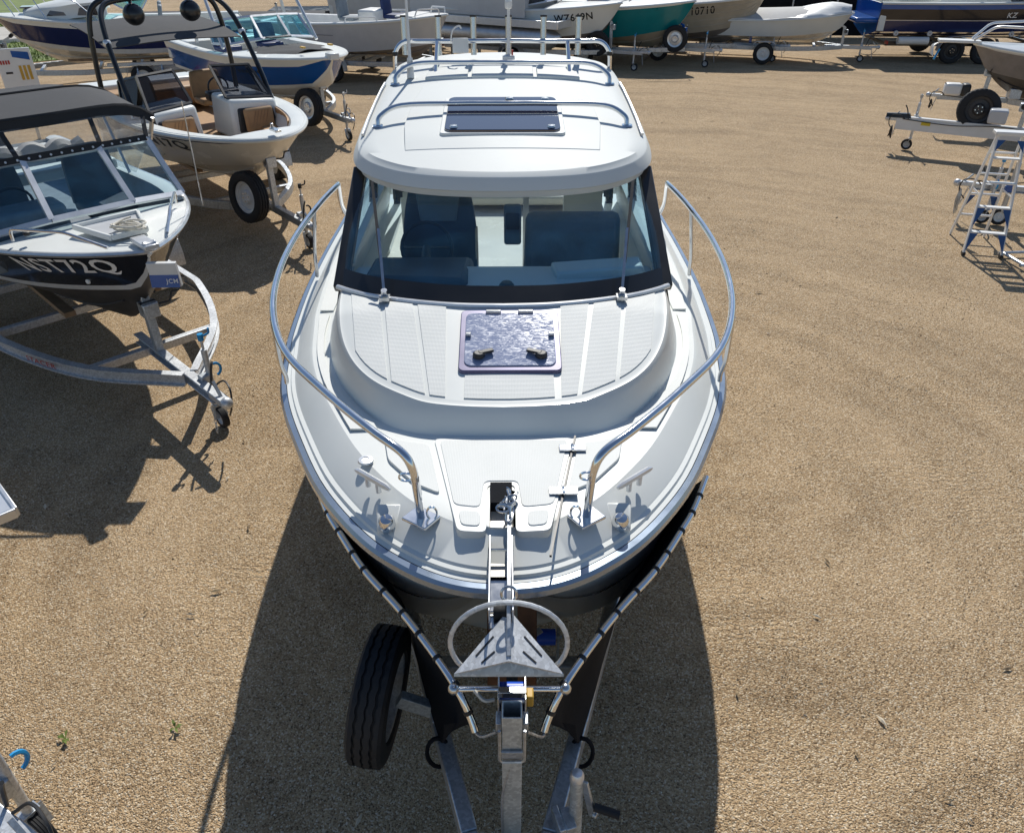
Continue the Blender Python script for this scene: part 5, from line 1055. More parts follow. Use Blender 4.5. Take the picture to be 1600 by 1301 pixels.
# ------------------------------------------------------------------ left row, third: white and bright blue runabout
C3, D3 = (-3.18, 15.9), 40.0
trailer('boat_trailer', 'galvanised trailer with alloy spare wheel under the bright blue and white runabout', (C3[0], C3[1], 0), R(D3), L=6.2, W=1.05, zf=.45, winch=1.1, wh=1.1, spare=((-.36, 1.05, .60), (-1, -.3, .1), .36, 'alloy_bright'), cradle=.75, apex=1.1, handle='galvanised_light')
b3 = thing('runabout_boat', 'white runabout with bright blue hull side and aqua tinted windscreen', 'boat', at(C3, D3, .45), R(D3))
h = Hull(b3, L=6.2, Bm=2.45, zb=1.55, zs=1.38, zk=.5, zc=.75, m=1.6, tm=.5, flare=.9, crise=.4, stem=.28, cfrac=.8)
h.bottom('gelcoat_dull'); h.band(0, .12, 'gelcoat', 'chine_band', 1); h.band(.12, .74, 'royal_blue', 'hull_side', 5, t0=0, t1=1); h.band(.74, 1, 'gelcoat', 'sheer_band', 3); h.transom('royal_blue'); h.rail('gelcoat', .03)

for k in range(6): m = MB(); t_ = .36 - .02 * k; m.prism([h.S(t_, .52, -1, .004), h.S(t_ - .013, .51, -1, .004), h.S(t_ - .013, .60, -1, .004), h.S(t_, .61, -1, .004)], [h.S(t_, .52, -1, .008), h.S(t_ - .013, .51, -1, .008), h.S(t_ - .013, .60, -1, .008), h.S(t_, .61, -1, .008)]); m.build('hull_decal', 'letter_black', b3)

h.deck('gelcoat', .40, .05, step=.03); h.sides('gelcoat', .40, .2, 1.0, 'gelcoat', 'gelcoat_cream')
m = MB(); rows = [[Vector(((h.b(t) - .28) * (2 * j / 10 - 1), t * h.L, h.zs(t) + .045 + .075 * (1 - (2 * j / 10 - 1) ** 2) + .012 * math.sin(j * 1.1 + t * 30))) for j in range(11)] for t in [.13 + .24 * i / 8 for i in range(9)]]; m.slab(rows, .012); m.build('bow_cover', 'canvas_grey', b3, ang=60)
wbs = [(-1.05, 3.3, 1.56), (-.95, 2.62, 1.60), (-.32, 2.42, 1.68), (.32, 2.42, 1.68), (.95, 2.62, 1.60), (1.05, 3.3, 1.56)]; wts = [(-.98, 3.6, 1.92), (-.86, 3.02, 2.02), (-.3, 2.86, 2.06), (.3, 2.86, 2.06), (.86, 3.02, 2.02), (.98, 3.6, 1.92)]
screen(b3, wbs, wts, 'glass_aqua', 'alloy_bright', .05)
for s in (-1, 1):
    m = MB(); m.tube(bez([(s * 1.08, 2.7, 1.53), (s * 1.05, 3.0, 1.9), (s * .98, 3.5, 2.5), (s * .8, 3.9, 2.85), (0, 4.0, 2.9)], 6), .036, 10); m.build('tower_leg', 'alloy_bright', b3)
    m = MB(); m.tube(bez([(s * 1.1, 4.1, 1.5), (s * 1.06, 4.15, 2.1), (s * .95, 4.2, 2.7), (s * .8, 4.2, 2.85), (0, 4.2, 2.9)], 6), .036, 10); m.build('tower_leg', 'alloy_bright', b3)
    seat(b3, s * .5, 3.9, 1.36, .5, 'seat_blue', -1, h=.42)
    m = MB(); m.box((s * .30, .62, 1.70), (.06, .14, .03)); m.build('deck_cleat', 'gold_print', b3, bevel=.005)
bx(b3, (0, 5.4, 1.25), (1.9, .5, .3), 'gelcoat', 'stern_bench', .05); bx(b3, (0, .02, 1.58), (.2, .22, .12), 'gelcoat', 'bow_plate', .02); bx(b3, (0, 5.0, 1.7), (1.5, .6, .2), 'canvas_cover', 'folded_cover', .06)
bx(b3, (0, 2.3, 1.705), (.5, .22, .02), 'black_plastic', 'vent_grille', .004)

# ------------------------------------------------------------------ far left: navy and white half-cabin cruiser, bow to the left
b4 = thing('half_cabin_boat', 'white half-cabin cruiser with navy hull side, far left beside the grass', 'boat', (-13.05, 21.6, 0), heading(-.93, -.37))
h = Hull(b4, L=6.0, Bm=2.4, zb=1.75, zs=1.5, zk=.55, zc=.82, m=1.45, tm=.5, flare=1.0, crise=.45, stem=.3)
h.bottom('gelcoat_cream'); h.band(0, .16, 'gelcoat_cream', 'chine_band', 1); h.band(.16, .80, 'navy', 'hull_side', 5); h.band(.80, 1, 'gelcoat', 'sheer_band', 2); h.transom('gelcoat'); h.rail('gelcoat', .03)
h.deck('gelcoat', .5, .05, step=.03); h.sides('gelcoat', .5, .2, 1.0, 'gelcoat', 'gelcoat_cream')
m = MB(); rows = [[Vector((w * (2 * j / 10 - 1), y, z + .1 * (1 - (2 * j / 10 - 1) ** 4))) for j in range(11)] for y, w, z in ((.75, .3, 1.76), (1.2, .62, 1.86), (1.9, .82, 1.98), (2.7, .92, 2.04))]; m.slab(rows, .3); m.build('cabin_top', 'gelcoat', b4, ang=50)
for s in (-1, 1):
    m = MB(); m.slab([[(s * .68, 1.3, 1.74), (s * .94, 2.5, 1.74)], [(s * .68, 1.45, 1.90), (s * .92, 2.45, 1.96)]], .02, (s, 0, .3)); m.build('cabin_window', 'glass_smoke', b4)
    m = MB(); m.tube(rounded([(s * .1, .1, 1.8), (s * .2, .05, 2.1), (s * .6, .9, 2.15), (s * .95, 2.0, 2.1), (s * 1.12, 2.5, 1.6)], .1), .014, 6); r_ = m.build('bow_rail', 'stainless', b4)
    for y, x in ((.5, .45), (1.2, .8)):
        m = MB(); m.tube([(s * x * .85, y - .1, 2.12), (s * (x + .05), y + .1, 1.68)], .012, 6); m.build('rail_post', 'stainless', r_)
screen(b4, [(-1.0, 3.4, 1.68), (-.85, 2.75, 2.06), (0, 2.6, 2.12), (.85, 2.75, 2.06), (1.0, 3.4, 1.68)], [(-.92, 3.9, 2.3), (-.75, 3.3, 2.5), (0, 3.15, 2.55), (.75, 3.3, 2.5), (.92, 3.9, 2.3)], 'glass_aqua', 'alloy_bright', .04)
bx(b4, (0, .9, 1.9), (.45, .4, .03), 'acrylic_dark', 'deck_hatch', .01)
for s in (-1, 1): seat(b4, s * .5, 3.7, 1.42, .5, 'seat_grey', -1)
trailer('boat_trailer', 'grey trailer with white mudguard under the navy and white half-cabin cruiser', (-14.0, 21.2, 0), heading(-.93, -.37), L=6.4, W=1.02, zf=.46, winch=1.1, wh=1.15, guards='white_paint', cradle=.72, jockey=False, wheels=((.66,),))

# ------------------------------------------------------------------ back row, left to right (bows to the right)
def farboat(name, label, bow, hd, spec, bands, bottom, deckt, deckmat='gelcoat', seats=None, reg=None, trl=None, tw=None, camber=.06, rail='gelcoat'):
    b = thing(name, label, 'boat', (bow[0], bow[1], 0), heading(*hd)); h = Hull(b, **spec); h.bottom(bottom)
    for v0, v1, mt, nm in bands: h.band(v0, v1, mt, nm, 3)
    h.transom(bands[-1][2]); h.rail(rail, .03); h.deck(deckmat, deckt, camber)
    if deckt < 1: h.sides(deckmat, deckt, .16, spec.get('zc', .85) + .05)
    if reg: h.text(reg[0], reg[1], reg[2], reg[3], reg[4], reg[5], -1)
    if trl:
        n = Vector((hd[0], hd[1], 0)).normalized(); kw = dict(L=spec['L'] + .5, W=.95, zf=.46, winch=1.1, wh=1.1, cradle=.72); kw.update(tw or {})
        trailer('boat_trailer', trl, (bow[0] + n.x * .85, bow[1] + n.y * .85, 0), heading(*hd), **kw)
    return b, h
HB = (.90, -.43)
b5, h5 = farboat('console_boat', 'white alloy open boat with blue and grey pedestal seats behind the cabin roof', (-1.72, 22.9), (.95, -.3), dict(L=5.6, Bm=2.2, zb=1.62, zs=1.38, zk=.55, zc=.72, m=1.35, tm=.45, crise=.3, stem=.2), [(0, 1, 'alloy_paint', 'hull_side')], 'hull_grey', .14, 'white_paint', trl='dark galvanised trailer under the white alloy open boat', camber=.02)
for s, mt in ((-1, 'seat_grey'), (1, 'seat_blue')): seat(b5, s * .42, 1.75 + .9 * (s < 0), 1.5, .55, mt, -1, h=.6)
bx(b5, (0, 2.2, 1.35), (.8, .5, .7), 'white_paint', 'centre_console', .05)
for s in (-1, 1): tubes(b5, [(s * .95, 1.6, 1.48), (s * .95, 1.62, 1.6), (s * .99, 2.5, 1.58), (s * .99, 2.52, 1.46)], .018, 'white_paint', 'handrail', .05); tubes(b5, [(s * .2, .15, 1.62), (s * .22, .15, 1.78), (s * .5, .65, 1.76), (s * .55, .7, 1.6)], .018, 'white_paint', 'bow_rail', .06)
bx(b5, (0, 1.0, 1.60), (1.2, .5, .03), 'white_paint', 'casting_deck', .01)
m = MB()
for k in range(9):
    a = R(40 * k); m.beam(h5.S(.66, .66, -1, .008), h5.S(.66 + .018 * math.cos(a), .66 + .13 * math.sin(a), -1, .008), .025, .008)
m.build('hull_decal', 'sky_blue_plastic', b5)
m = MB(); m.beam(h5.S(.65, .62, -1, .008), h5.S(.52, .60, -1, .008), .02, .006); m.build('hull_decal_line', 'navy', b5)
b6, h6 = farboat('cabin_boat', 'pale grey cabin boat lettered BARZ10 behind the open alloy boat', (-.55, 26.2), (.8, -.6), dict(L=6.2, Bm=2.4, zb=1.9, zs=1.6, zk=.55, zc=.85, m=1.4, tm=.48, crise=.4), [(0, 1, 'gelcoat_dull', 'hull_side')], 'hull_grey', .5, 'gelcoat', reg=('BARZ10', .20, .07, .42, .66, 'letter_black'), trl='galvanised trailer under the pale grey cabin boat')
bx(b6, (0, 2.6, 2.1), (1.6, 1.6, .5), 'gelcoat', 'cabin', .1)
# pontoon barge on a stand
pb = thing('pontoon_boat', 'alloy pontoon barge with flat deck edge and blue cover behind the rod holders', 'boat', (1.9, 24.6, 0), heading(.86, -.5))
for s in (-1, 1):
    m = MB(); m.tube(bez([(s * .8, .15, .95), (s * .8, .5, .9), (s * .8, 1.0, .88), (s * .8, 5.2, .88)], 4), [.06] * 1 + [.06 + .24 * min(1, i / 4) for i in range(1, 13)], 16); m.build('pontoon', 'alloy', pb)
    bx(pb, (s * 1.08, 2.8, 1.26), (.08, 5.4, .2), 'alloy_bright', 'deck_edge', .01); bx(pb, (s * 1.0, 3.2, 1.75), (.03, 4.0, .75), 'alloy_paint', 'side_panel', .01)
    for y in (1.2, 3.0, 4.8):
        m = MB(); m.cyl((s * .6, y, 0), (s * .6, y, .62), .05); m.build('stand_leg', 'galvanised', pb)
bx(pb, (0, 2.8, 1.3), (2.1, 5.3, .06), 'alloy_paint', 'deck_plate', .005); bx(pb, (0, .12, 1.26), (2.2, .08, .2), 'alloy_bright', 'deck_edge', .01); bx(pb, (0, 1.3, 1.75), (1.9, .03, .75), 'alloy_paint', 'front_panel', .01)
m = MB(); m.slab([[Vector((x, y, 2.2 + .12 * math.sin(math.pi * (y - 1.2) / 4) - .05 * x * x)) for x in (-1.05, -.5, 0, .5, 1.05)] for y in (1.25, 2.2, 3.2, 4.2, 5.2)], .03); m.build('blue_cover', 'royal_blue', pb)
b7, h7 = farboat('runabout_boat', 'white runabout lettered WZ649N left of the teal boat', (3.1, 24.5), HB, dict(L=5.6, Bm=2.3, zb=1.75, zs=1.5, zk=.5, zc=.80, m=1.4, tm=.5, crise=.35, stem=.28), [(0, .9, 'gelcoat', 'hull_side'), (.9, 1, 'gelcoat', 'sheer_band')], 'hull_grey', .35, 'gelcoat', reg=('WZ649N', .30, .12, .52, .80, 'letter_black'), trl='bright galvanised trailer with safety chain under the white runabout WZ649N', tw=dict(spare=((-.3, 1.4, .72), (-1, -.1, 0), .33, 'black_plastic'), wh=1.25, zf=.5, post='galvanised_light'))
for s in (-1, 1): tubes(b7, [(s * .15, .1, 1.9), (s * .2, .05, 2.15), (s * .7, 1.0, 2.2), (s * .9, 1.6, 1.75)], .014, 'stainless', 'bow_rail')
screen(b7, [(-1.0, 2.6, 1.65), (-.85, 1.95, 1.78), (.85, 1.95, 1.78), (1.0, 2.6, 1.65)], [(-.9, 3.0, 2.05), (-.75, 2.4, 2.2), (.75, 2.4, 2.2), (.9, 3.0, 2.05)], 'glass_smoke', 'alloy_bright', .04)
b8, h8 = farboat('runabout_boat', 'teal-sided runabout between the white WZ649N boat and the tan boat', (5.3, 25.1), HB, dict(L=5.6, Bm=2.3, zb=1.75, zs=1.5, zk=.45, zc=.72, m=1.3, tm=.5, crise=.45, stem=.26), [(0, .92, 'teal', 'hull_side'), (.92, 1, 'gelcoat', 'sheer_band')], 'hull_tan', .4, 'gelcoat', trl='galvanised trailer with chrome-rimmed spare wheel under the teal runabout', tw=dict(spare=((-.32, 1.25, .78), (-1, -.1, 0), .36, 'alloy_bright'), post='royal_blue', zf=.48))
screen(b8, [(-1.0, 2.9, 1.65), (-.85, 2.2, 1.78), (.85, 2.2, 1.78), (1.0, 2.9, 1.65)], [(-.9, 3.2, 2.05), (-.75, 2.6, 2.2), (.75, 2.6, 2.2), (.9, 3.2, 2.05)], 'glass_smoke', 'alloy_bright', .04)
for s in (-1, 1): tubes(b8, [(s * .15, .1, 1.9), (s * .2, .05, 2.1), (s * .7, 1.0, 2.15), (s * .95, 1.7, 1.75)], .014, 'stainless', 'bow_rail')
b9, h9 = farboat('tinny_boat', 'tan ribbed alloy boat lettered 10710 right of the teal boat', (7.6, 26.1), HB, dict(L=5.4, Bm=2.3, zb=1.8, zs=1.5, zk=.45, zc=.72, m=1.3, tm=.5, crise=.4, stem=.24), [(0, 1, 'hull_tan', 'hull_side')], 'hull_grey', .4, 'canvas_cover', reg=('10710', .36, .24, .60, .88, 'letter_black'), trl='blue-posted trailer under the tan ribbed alloy boat', tw=dict(post='royal_blue'))
for k in range(1, 5):
    for s in (-1, 1):
        m = MB(); m.tube([h9.S(t, k / 5, s, .004) for t in h9.T[3:]], .012, 5); m.build('plank_lap', 'hull_tan', b9)
b10, h10 = farboat('covered_boat', 'low white boat under a white fitted cover beside the dark screen fence', (10.3, 26.0), (.96, -.28), dict(L=4.8, Bm=2.0, zb=1.35, zs=1.15, zk=.5, zc=.72, m=1.4, tm=.5, crise=.35, stem=.25), [(0, 1, 'gelcoat', 'hull_side')], 'gelcoat_cream', .98, 'canvas_cover', trl='small trailer with tall jockey stand under the covered white boat', tw=dict(zf=.42, winch=1.0, wh=.95), camber=.22)
m = MB(); rows = [[Vector(((h10.b(t) + .02) * (2 * j / 12 - 1), t * h10.L, h10.zs(t) + .04 + (.16 + .14 * math.sin(t * 9)) * (1 - abs(2 * j / 12 - 1) ** 1.5) + .015 * math.sin(j * 2 + t * 20))) for j in range(13)] for t in [.02 + .95 * i / 16 for i in range(17)]]; m.slab(rows, .015); m.build('fitted_cover', 'white_paint', b10, ang=60)
b11, h11 = farboat('wake_boat', 'long glossy navy and charcoal wake boat on a tandem trailer', (18.1, 26.6), (.998, -.06), dict(L=7.0, Bm=2.5, zb=1.75, zs=1.62, zk=.62, zc=.85, m=1.6, tm=.42, crise=.3, stem=.22), [(0, .42, 'navy', 'hull_side'), (.42, .80, 'navy_black', 'dark_panel'), (.80, 1, 'royal_blue', 'sheer_band')], 'navy', .3, 'gelcoat')
h11.band(.40, .425, 'alloy_bright', 'silver_line', 1, .006); h11.text('KZ', .47, .43, .5, .68, 'letter_white', -1, 'hull_lettering')
bx(b11, (0, 7.3, 1.15), (2.1, .7, .14), 'royal_blue', 'swim_platform', .05); bx(b11, (0, 5.9, 1.75), (1.9, 1.4, .22), 'gelcoat', 'rear_sunpad', .08)
for s in (-1, 1):
    m = MB(); m.tube(bez([(s * 1.1, 2.8, 1.6), (s * 1.05, 3.4, 2.4), (s * .9, 4.0, 2.9), (0, 4.1, 3.0)], 5), .05, 8); m.build('tower_leg', 'black_paint', b11)
screen(b11, [(-1.05, 3.2, 1.66), (-.8, 2.3, 1.75), (.8, 2.3, 1.75), (1.05, 3.2, 1.66)], [(-.95, 3.5, 2.0), (-.7, 2.7, 2.2), (.7, 2.7, 2.2), (.95, 3.5, 2.0)], 'glass_smoke', 'black_paint', .04)
t11 = trailer('boat_trailer', 'tandem-axle trailer with bright mudguards and white tank under the navy wake boat', (19.3, 26.53, 0), heading(.998, -.06), L=7.8, W=1.0, zf=.52, winch=1.2, wh=1.2, mat='black_paint', wheels=((.63, .75),), wr=.36, guards='alloy_bright', rim='black_plastic', cradle=.8)
m = MB(); m.cyl((-1.15, 6.6, .62), (-1.15, 7.5, .62), .11, 14); m.build('tank', 'white_paint', t11)
for y in (4.2, 6.6, 7.6):
    m = MB(); m.lathe((-1.12, y, .82), (-1, 0, 0), [(.02, 0), (.07, 0), (.08, .02), (.07, .05), (.02, .05)], 14); m.build('bunk_roller', 'alloy_paint', t11)
# dark things at the back: screen fence and garden
m = MB(); fe = thing('screen_fence', 'black shade-cloth screen fence behind the covered white boat', 'fence', (11.5, 31.5, 0))
for k in range(7):
    m = MB(); m.cyl((-4.5 + 1.6 * k, 0, 0), (-4.5 + 1.6 * k, 0, 1.9), .035); m.build('fence_post', 'galvanised', fe)
m = MB(); m.slab([[Vector((-4.6 + 9.8 * i / 30, .05 + .03 * math.sin(i * 1.3), .05 + 1.85 * j / 4)) for j in range(5)] for i in range(31)], .01, (0, 1, 0)); m.build('shade_cloth', 'mesh_cloth', fe)
for k, (x, y, lab) in enumerate(((-7.2, 30.5, 'dark parked trailer box behind the alloy open boat'), )):
    q = thing('cargo_trailer', lab, 'trailer', (x, y, 0), .1); bx(q, (0, 0, .75), (2.6, 1.5, .6), 'black_plastic', 'box_body', .04)
    for s in (-1, 1): wheel(q, (.0, s * .85, .3), (0, s, 0), .3, .17)
    m = MB(); m.beam((1.3, 0, .5), (2.6, 0, .5), .08, .08); m.build('draw_bar', 'galvanised', q)
# concrete slabs and posts behind the blue runabout
for k, (x, y, w, d_, z) in enumerate(((-6.6, 24.0, 1.9, .8, .45), (-8.2, 25.2, 1.6, .8, .3))):
    o = bx(None, (x, y, z / 2), (w, d_, z), 'concrete', 'concrete_block', .02, rz=.35); tag(o, ('long pale concrete block behind the blue runabout\'s windscreen', 'lower concrete block beside the long pale one')[k], 'block')
q = thing('metal_post', 'thin galvanised post standing in the gravel behind the blue runabout', 'post', (-6.15, 22.6, 0)); m = MB(); m.cyl((0, 0, 0), (0, 0, 1.9), .03); m.build('post_tube', 'galvanised', q); m = MB(); m.lathe((0, 0, 1.9), (0, 0, 1), [(.001, .04), (.04, .02), (.04, 0), (.001, 0)], 10, False); m.build('post_cap', 'black_plastic', q)
# grey open boat behind the wake tower and steel stand
b12, h12 = farboat('open_boat', 'long grey alloy boat beside the navy and white cruiser', (-11.6, 25.8), (-.97, -.2), dict(L=6.0, Bm=2.2, zb=1.35, zs=1.2, zk=.55, zc=.75, m=1.3, tm=.5, crise=.3), [(0, 1, 'hull_grey', 'hull_side')], 'hull_grey', .98, 'canvas_grey', trl='low trailer under the long grey alloy boat', tw=dict(jockey=False))
stn = thing('steel_stand', 'low steel trestle stand on the gravel left of the blue runabout', 'stand', (-9.6, 21.6, 0), .25)
m = MB(); m.box((0, 0, .62), (1.6, .12, .08)); m.build('stand_top', 'galvanised', stn)
for x in (-.6, -.1, .5):
    for s in (-1, 1): m = MB(); m.cyl((x, s * .3, 0), (x, s * .04, .6), .02, 6); m.build('stand_leg', 'galvanised', stn)
m = MB(); m.beam((-.6, .0, .12), (.6, 0, .12), .04, .04); m.build('stand_brace', 'galvanised', stn)
# sale board
sb = thing('sale_board', 'white sale board with blue and gold print behind the runabout canopy', 'sign', (-9.75, 16.4, 0), R(29))
bx(sb, (0, 0, 1.25), (.62, .05, .9), 'white_paint', 'board', .01); bx(sb, (0, .02, .42), (.06, .06, .84), 'alloy', 'board_post', .004)
m = MB(); m.prism([(-.02, -.028, 1.55), (.27, -.028, 1.48), (.27, -.028, 1.62), (-.02, -.028, 1.66)], [(-.02, -.031, 1.55), (.27, -.031, 1.48), (.27, -.031, 1.62), (-.02, -.031, 1.66)]); m.build('blue_print', 'royal_blue', sb)
for k in range(3): m = MB(); m.box((.06 + .075 * k, -.028, 1.26), (.05, .006, .26)); m.build('gold_print', 'gold_print', sb)
for k in range(4): m = MB(); m.box((-.24 + .045 * k, -.028, 1.46), (.03, .006, .07)); m.build('red_print', 'red_paint', sb)
m = MB(); m.box((-.15, -.028, 1.27), (.12, .006, .035)); m.build('grey_print', 'letter_black', sb)

# ------------------------------------------------------------------ right side: trailers with their couplings to the left, the step ladder
HR_ = (-.97, .25)
tA = trailer('boat_trailer', 'wide white alloy beam trailer with black coupling and big spare wheel, upper right', (7.35, 15.6, 0), heading(-.88, .47), L=6.5, W=.95, zf=.55, winch=2.15, wh=1.1, mat='white_paint', apex=2.4, cradle=.85, jx=-.16, handle='galvanised', post='galvanised')
bx(tA, (0, 1.5, .52), (.10, 2.8, .24), 'white_paint', 'deep_draw_beam', .006)
m = MB(); m.prism([(-.045, -.1, .6), (.045, -.1, .6), (.07, .35, .62), (-.07, .35, .62)], [(-.02, -.1, .67), (.02, -.1, .67), (.05, .3, .70), (-.05, .3, .70)]); m.build('coupling_cover', 'black_paint', tA)
wheel(tA, (-.10, 1.42, .86), (1, .12, .12), .36, .2, 'hull_dark', name='spare_wheel'); bx(tA, (.2, 1.75, .83), (.26, .3, .24), 'alloy_paint', 'battery_box', .03); 
m = MB(); m.box((.056, .62, .55), (.004, .16, .07)); m.build('warning_label', 'yellow_label', tA)
tB = trailer('boat_trailer', 'low galvanised channel trailer standing behind the step ladder', (6.75, 11.55, 0), heading(-.95, .3), L=5.5, W=.95, zf=.5, winch=1.9, wh=1.0, mat='galvanised_light', apex=.9, jx=.14, channel=True)
tC = trailer('boat_trailer', 'far right trailer with white and black brake unit under the olive alloy boat', (9.15, 17.85, 0), heading(-.95, .3), L=6.0, W=.95, zf=.55, winch=1.0, wh=1.2, mat='galvanised', apex=1.5, jockey=False)
bx(tC, (0, .38, .72), (.26, .34, .24), 'white_paint', 'brake_unit', .05); bx(tC, (0, .63, .72), (.27, .18, .25), 'black_plastic', 'brake_unit_cap', .05); bx(tC, (.1, 1.55, .72), (.3, .22, .2), 'galvanised_light', 'battery_tray', .01)
b13, h13 = farboat('alloy_boat', 'olive grey alloy fishing boat with white bow sprit rail, upper right edge', (9.65, 17.65), (-.95, .3), dict(L=5.6, Bm=2.2, zb=1.62, zs=1.42, zk=.6, zc=.9, m=1.35, tm=.5, crise=.4, stem=.26), [(0, .88, 'hull_grey', 'hull_side'), (.88, 1, 'alloy_paint', 'sheer_band')], 'hull_dark', .4, 'alloy_paint', camber=.03)
for s in (-1, 1): tubes(b13, [(s * .12, -.05, 1.7), (s * .3, .25, 1.98), (s * .9, 1.6, 2.02), (s * 1.0, 2.4, 1.98), (s * 1.02, 2.5, 1.55)], .025, 'alloy_bright', 'bow_rail', .12)
bx(b13, (0, -.3, 1.66), (.3, .8, .05), 'white_paint', 'bow_sprit', .01)
screen(b13, [(-.95, 3.0, 1.5), (-.8, 2.4, 1.6), (.8, 2.4, 1.6), (.95, 3.0, 1.5)], [(-.85, 3.2, 1.85), (-.7, 2.7, 1.95), (.7, 2.7, 1.95), (.85, 3.2, 1.85)], 'glass_smoke', 'alloy_bright', .04)
ak = thing('reef_anchor', 'white reef anchor with blue tip hanging from the olive boat\'s bow', 'anchor', (9.15, 17.82, 0), heading(-.95, .3))
m = MB(); m.cyl((0, -.15, 1.62), (0, .25, 1.66), .02); m.build('shank', 'white_paint', ak)
for k in range(4):
    m = MB(); m.tube(bez([(0, -.13, 1.62), (-.1 + .07 * k, -.25, 1.55), (-.22 + .15 * k, -.24, 1.38)]), .012, 6); m.build('prong', 'white_paint', ak)
m = MB(); m.cyl((.1, -.12, 1.5), (.22, -.2, 1.32), .02); m.build('anchor_tip', 'sky_blue_plastic', ak)
# hanging chain and rope hanks on the two near couplings, cable boxes
def hank(par, x, y, z, l, mat, name, r=.008, n=5, seed=1):
    rn = random.Random(seed)
    for k in range(n):
        m = MB(); w = .035 + .01 * rn.random(); o = rn.uniform(-.03, .03); ll = l * rn.uniform(.75, 1.05)
        m.tube(bez([(x + o - w * .4, y, z), (x + o - w, y + rn.uniform(-.02, .02), z - ll * .5), (x + o, y + rn.uniform(-.03, .03), z - ll), (x + o + w, y + rn.uniform(-.02, .02), z - ll * .5), (x + o + w * .4, y, z)], 5), r, 5); m.build(name, mat, par)
hank(tB, .06, .0, .46, .38, 'galvanised', 'chain_hank', .009, 6, 3); hank(tA, .05, .05, .46, .22, 'black_plastic', 'chain_hank', .012, 3, 5); hank(tC, .05, .02, .5, .2, 'black_plastic', 'cable_loop', .008, 4, 8)
for t_, y_ in ((tA, 2.6), (tB, 1.2), (tC, 1.9)):
    m = MB(); m.tube(bez([(.06, .2, .6), (.09, y_ * .4, .57), (.06, y_ * .7, .62), (.08, y_, .58)]), .008, 5); m.build('brake_cable', 'black_plastic', t_)
m = MB(); m.cyl((.14, .62, .2), (.14, .62, .92), .035, 12); m.build('jack_tube', 'cream_vinyl', tB); bx(tB, (.12, .62, .55), (.16, .14, .12), 'royal_blue', 'jack_clamp', .02)
wheel(tB, (.14, .6, .12), (1, 0, .1), .12, .07, 'white_paint', name='jack_wheel')
# step ladder
ld = thing('step_ladder', 'open white step ladder with blue corner braces on the gravel at right', 'ladder', (6.52, 10.38, 0), R(-14))
H_ = 1.5; zt = H_
for s in (-1, 1):
    f0, f1 = Vector((s * .235, -.42, 0)), Vector((s * .155, 0.0, zt)); r0, r1 = Vector((s * .225, .42, 0)), Vector((s * .15, .06, zt - .03))
    m = MB(); m.beam(f0, f1, .026, .065, (0, -1, .3)); m.build('front_stile', 'white_paint', ld, bevel=.003)
    m = MB(); m.beam(r0, r1, .024, .045, (0, 1, .3)); m.build('rear_stile', 'white_paint', ld, bevel=.003)
    for z0 in (0.30, .62):
        a = f0.lerp(f1, z0 / zt)
        m = MB(); a2 = f0.lerp(f1, (z0 - .24) / zt); c = a + Vector((-s * .1, 0, 0)); o = Vector((0, -.03, 0)); m.prism([a + o, a2 + o, c + o], [a + o * 1.3, a2 + o * 1.3, c + o * 1.3]); m.build('corner_brace', 'ladder_blue', ld)
        if z0 > .5:
            a = r0.lerp(r1, z0 / zt); a2 = r0.lerp(r1, (z0 - .24) / zt); c = a + Vector((-s * .1, 0, 0)); o = Vector((0, .03, 0)); m = MB(); m.prism([a + o, a2 + o, c + o], [a + o * 1.3, a2 + o * 1.3, c + o * 1.3]); m.build('corner_brace', 'ladder_blue', ld)
    m = MB(); a, a2 = f0.lerp(f1, .96), f0.lerp(f1, .87); c = a + Vector((-s * .09, 0, 0)); o = Vector((0, -.033, 0)); m.prism([a + o, a2 + o, c + o], [a + o * 1.2, a2 + o * 1.2, c + o * 1.2]); m.build('corner_brace', 'ladder_blue', ld)
    m = MB(); m.beam(f0.lerp(f1, .5), r0.lerp(r1, .5), .006, .022); m.build('spreader', 'white_paint', ld)
    m = MB(); m.box(f0 + Vector((0, 0, .02)), (.04, .08, .04)); m.build('ladder_foot', 'black_plastic', ld)
m = MB(); m.box((0, .02, zt + .02), (.42, .17, .045)); m.build('ladder_cap', 'white_paint', ld, bevel=.008)
for z in (.30, .62, .92, 1.22):
    t = z / zt; w = .235 + (.155 - .235) * t; y = -.42 + .42 * t; m = MB(); m.box((0, y, z), (2 * w, .085, .02)); m.build('tread', 'white_paint', ld, bevel=.003)
    m = MB(); w = .225 + (.15 - .225) * t; y = .42 - .36 * t; m.box((0, y, z + .02), (2 * w, .03, .025)); m.build('rear_rung', 'alloy_bright', ld, bevel=.003)
# flat frame on the gravel
ff = thing('boat_cradle', 'flat tubular steel cradle lying on the gravel beside the ladder', 'cradle', (7.0, 9.75, 0), .1)
for y in (-.2, .25): m = MB(); m.cyl((-.35, y, .05), (.9, y - .05, .05), .02, 8); m.build('frame_tube', 'galvanised', ff)
for x in (-.3, .3, .8): m = MB(); m.cyl((x, -.2, .055), (x, .25, .055), .02, 8); m.build('frame_cross_tube', 'galvanised', ff)
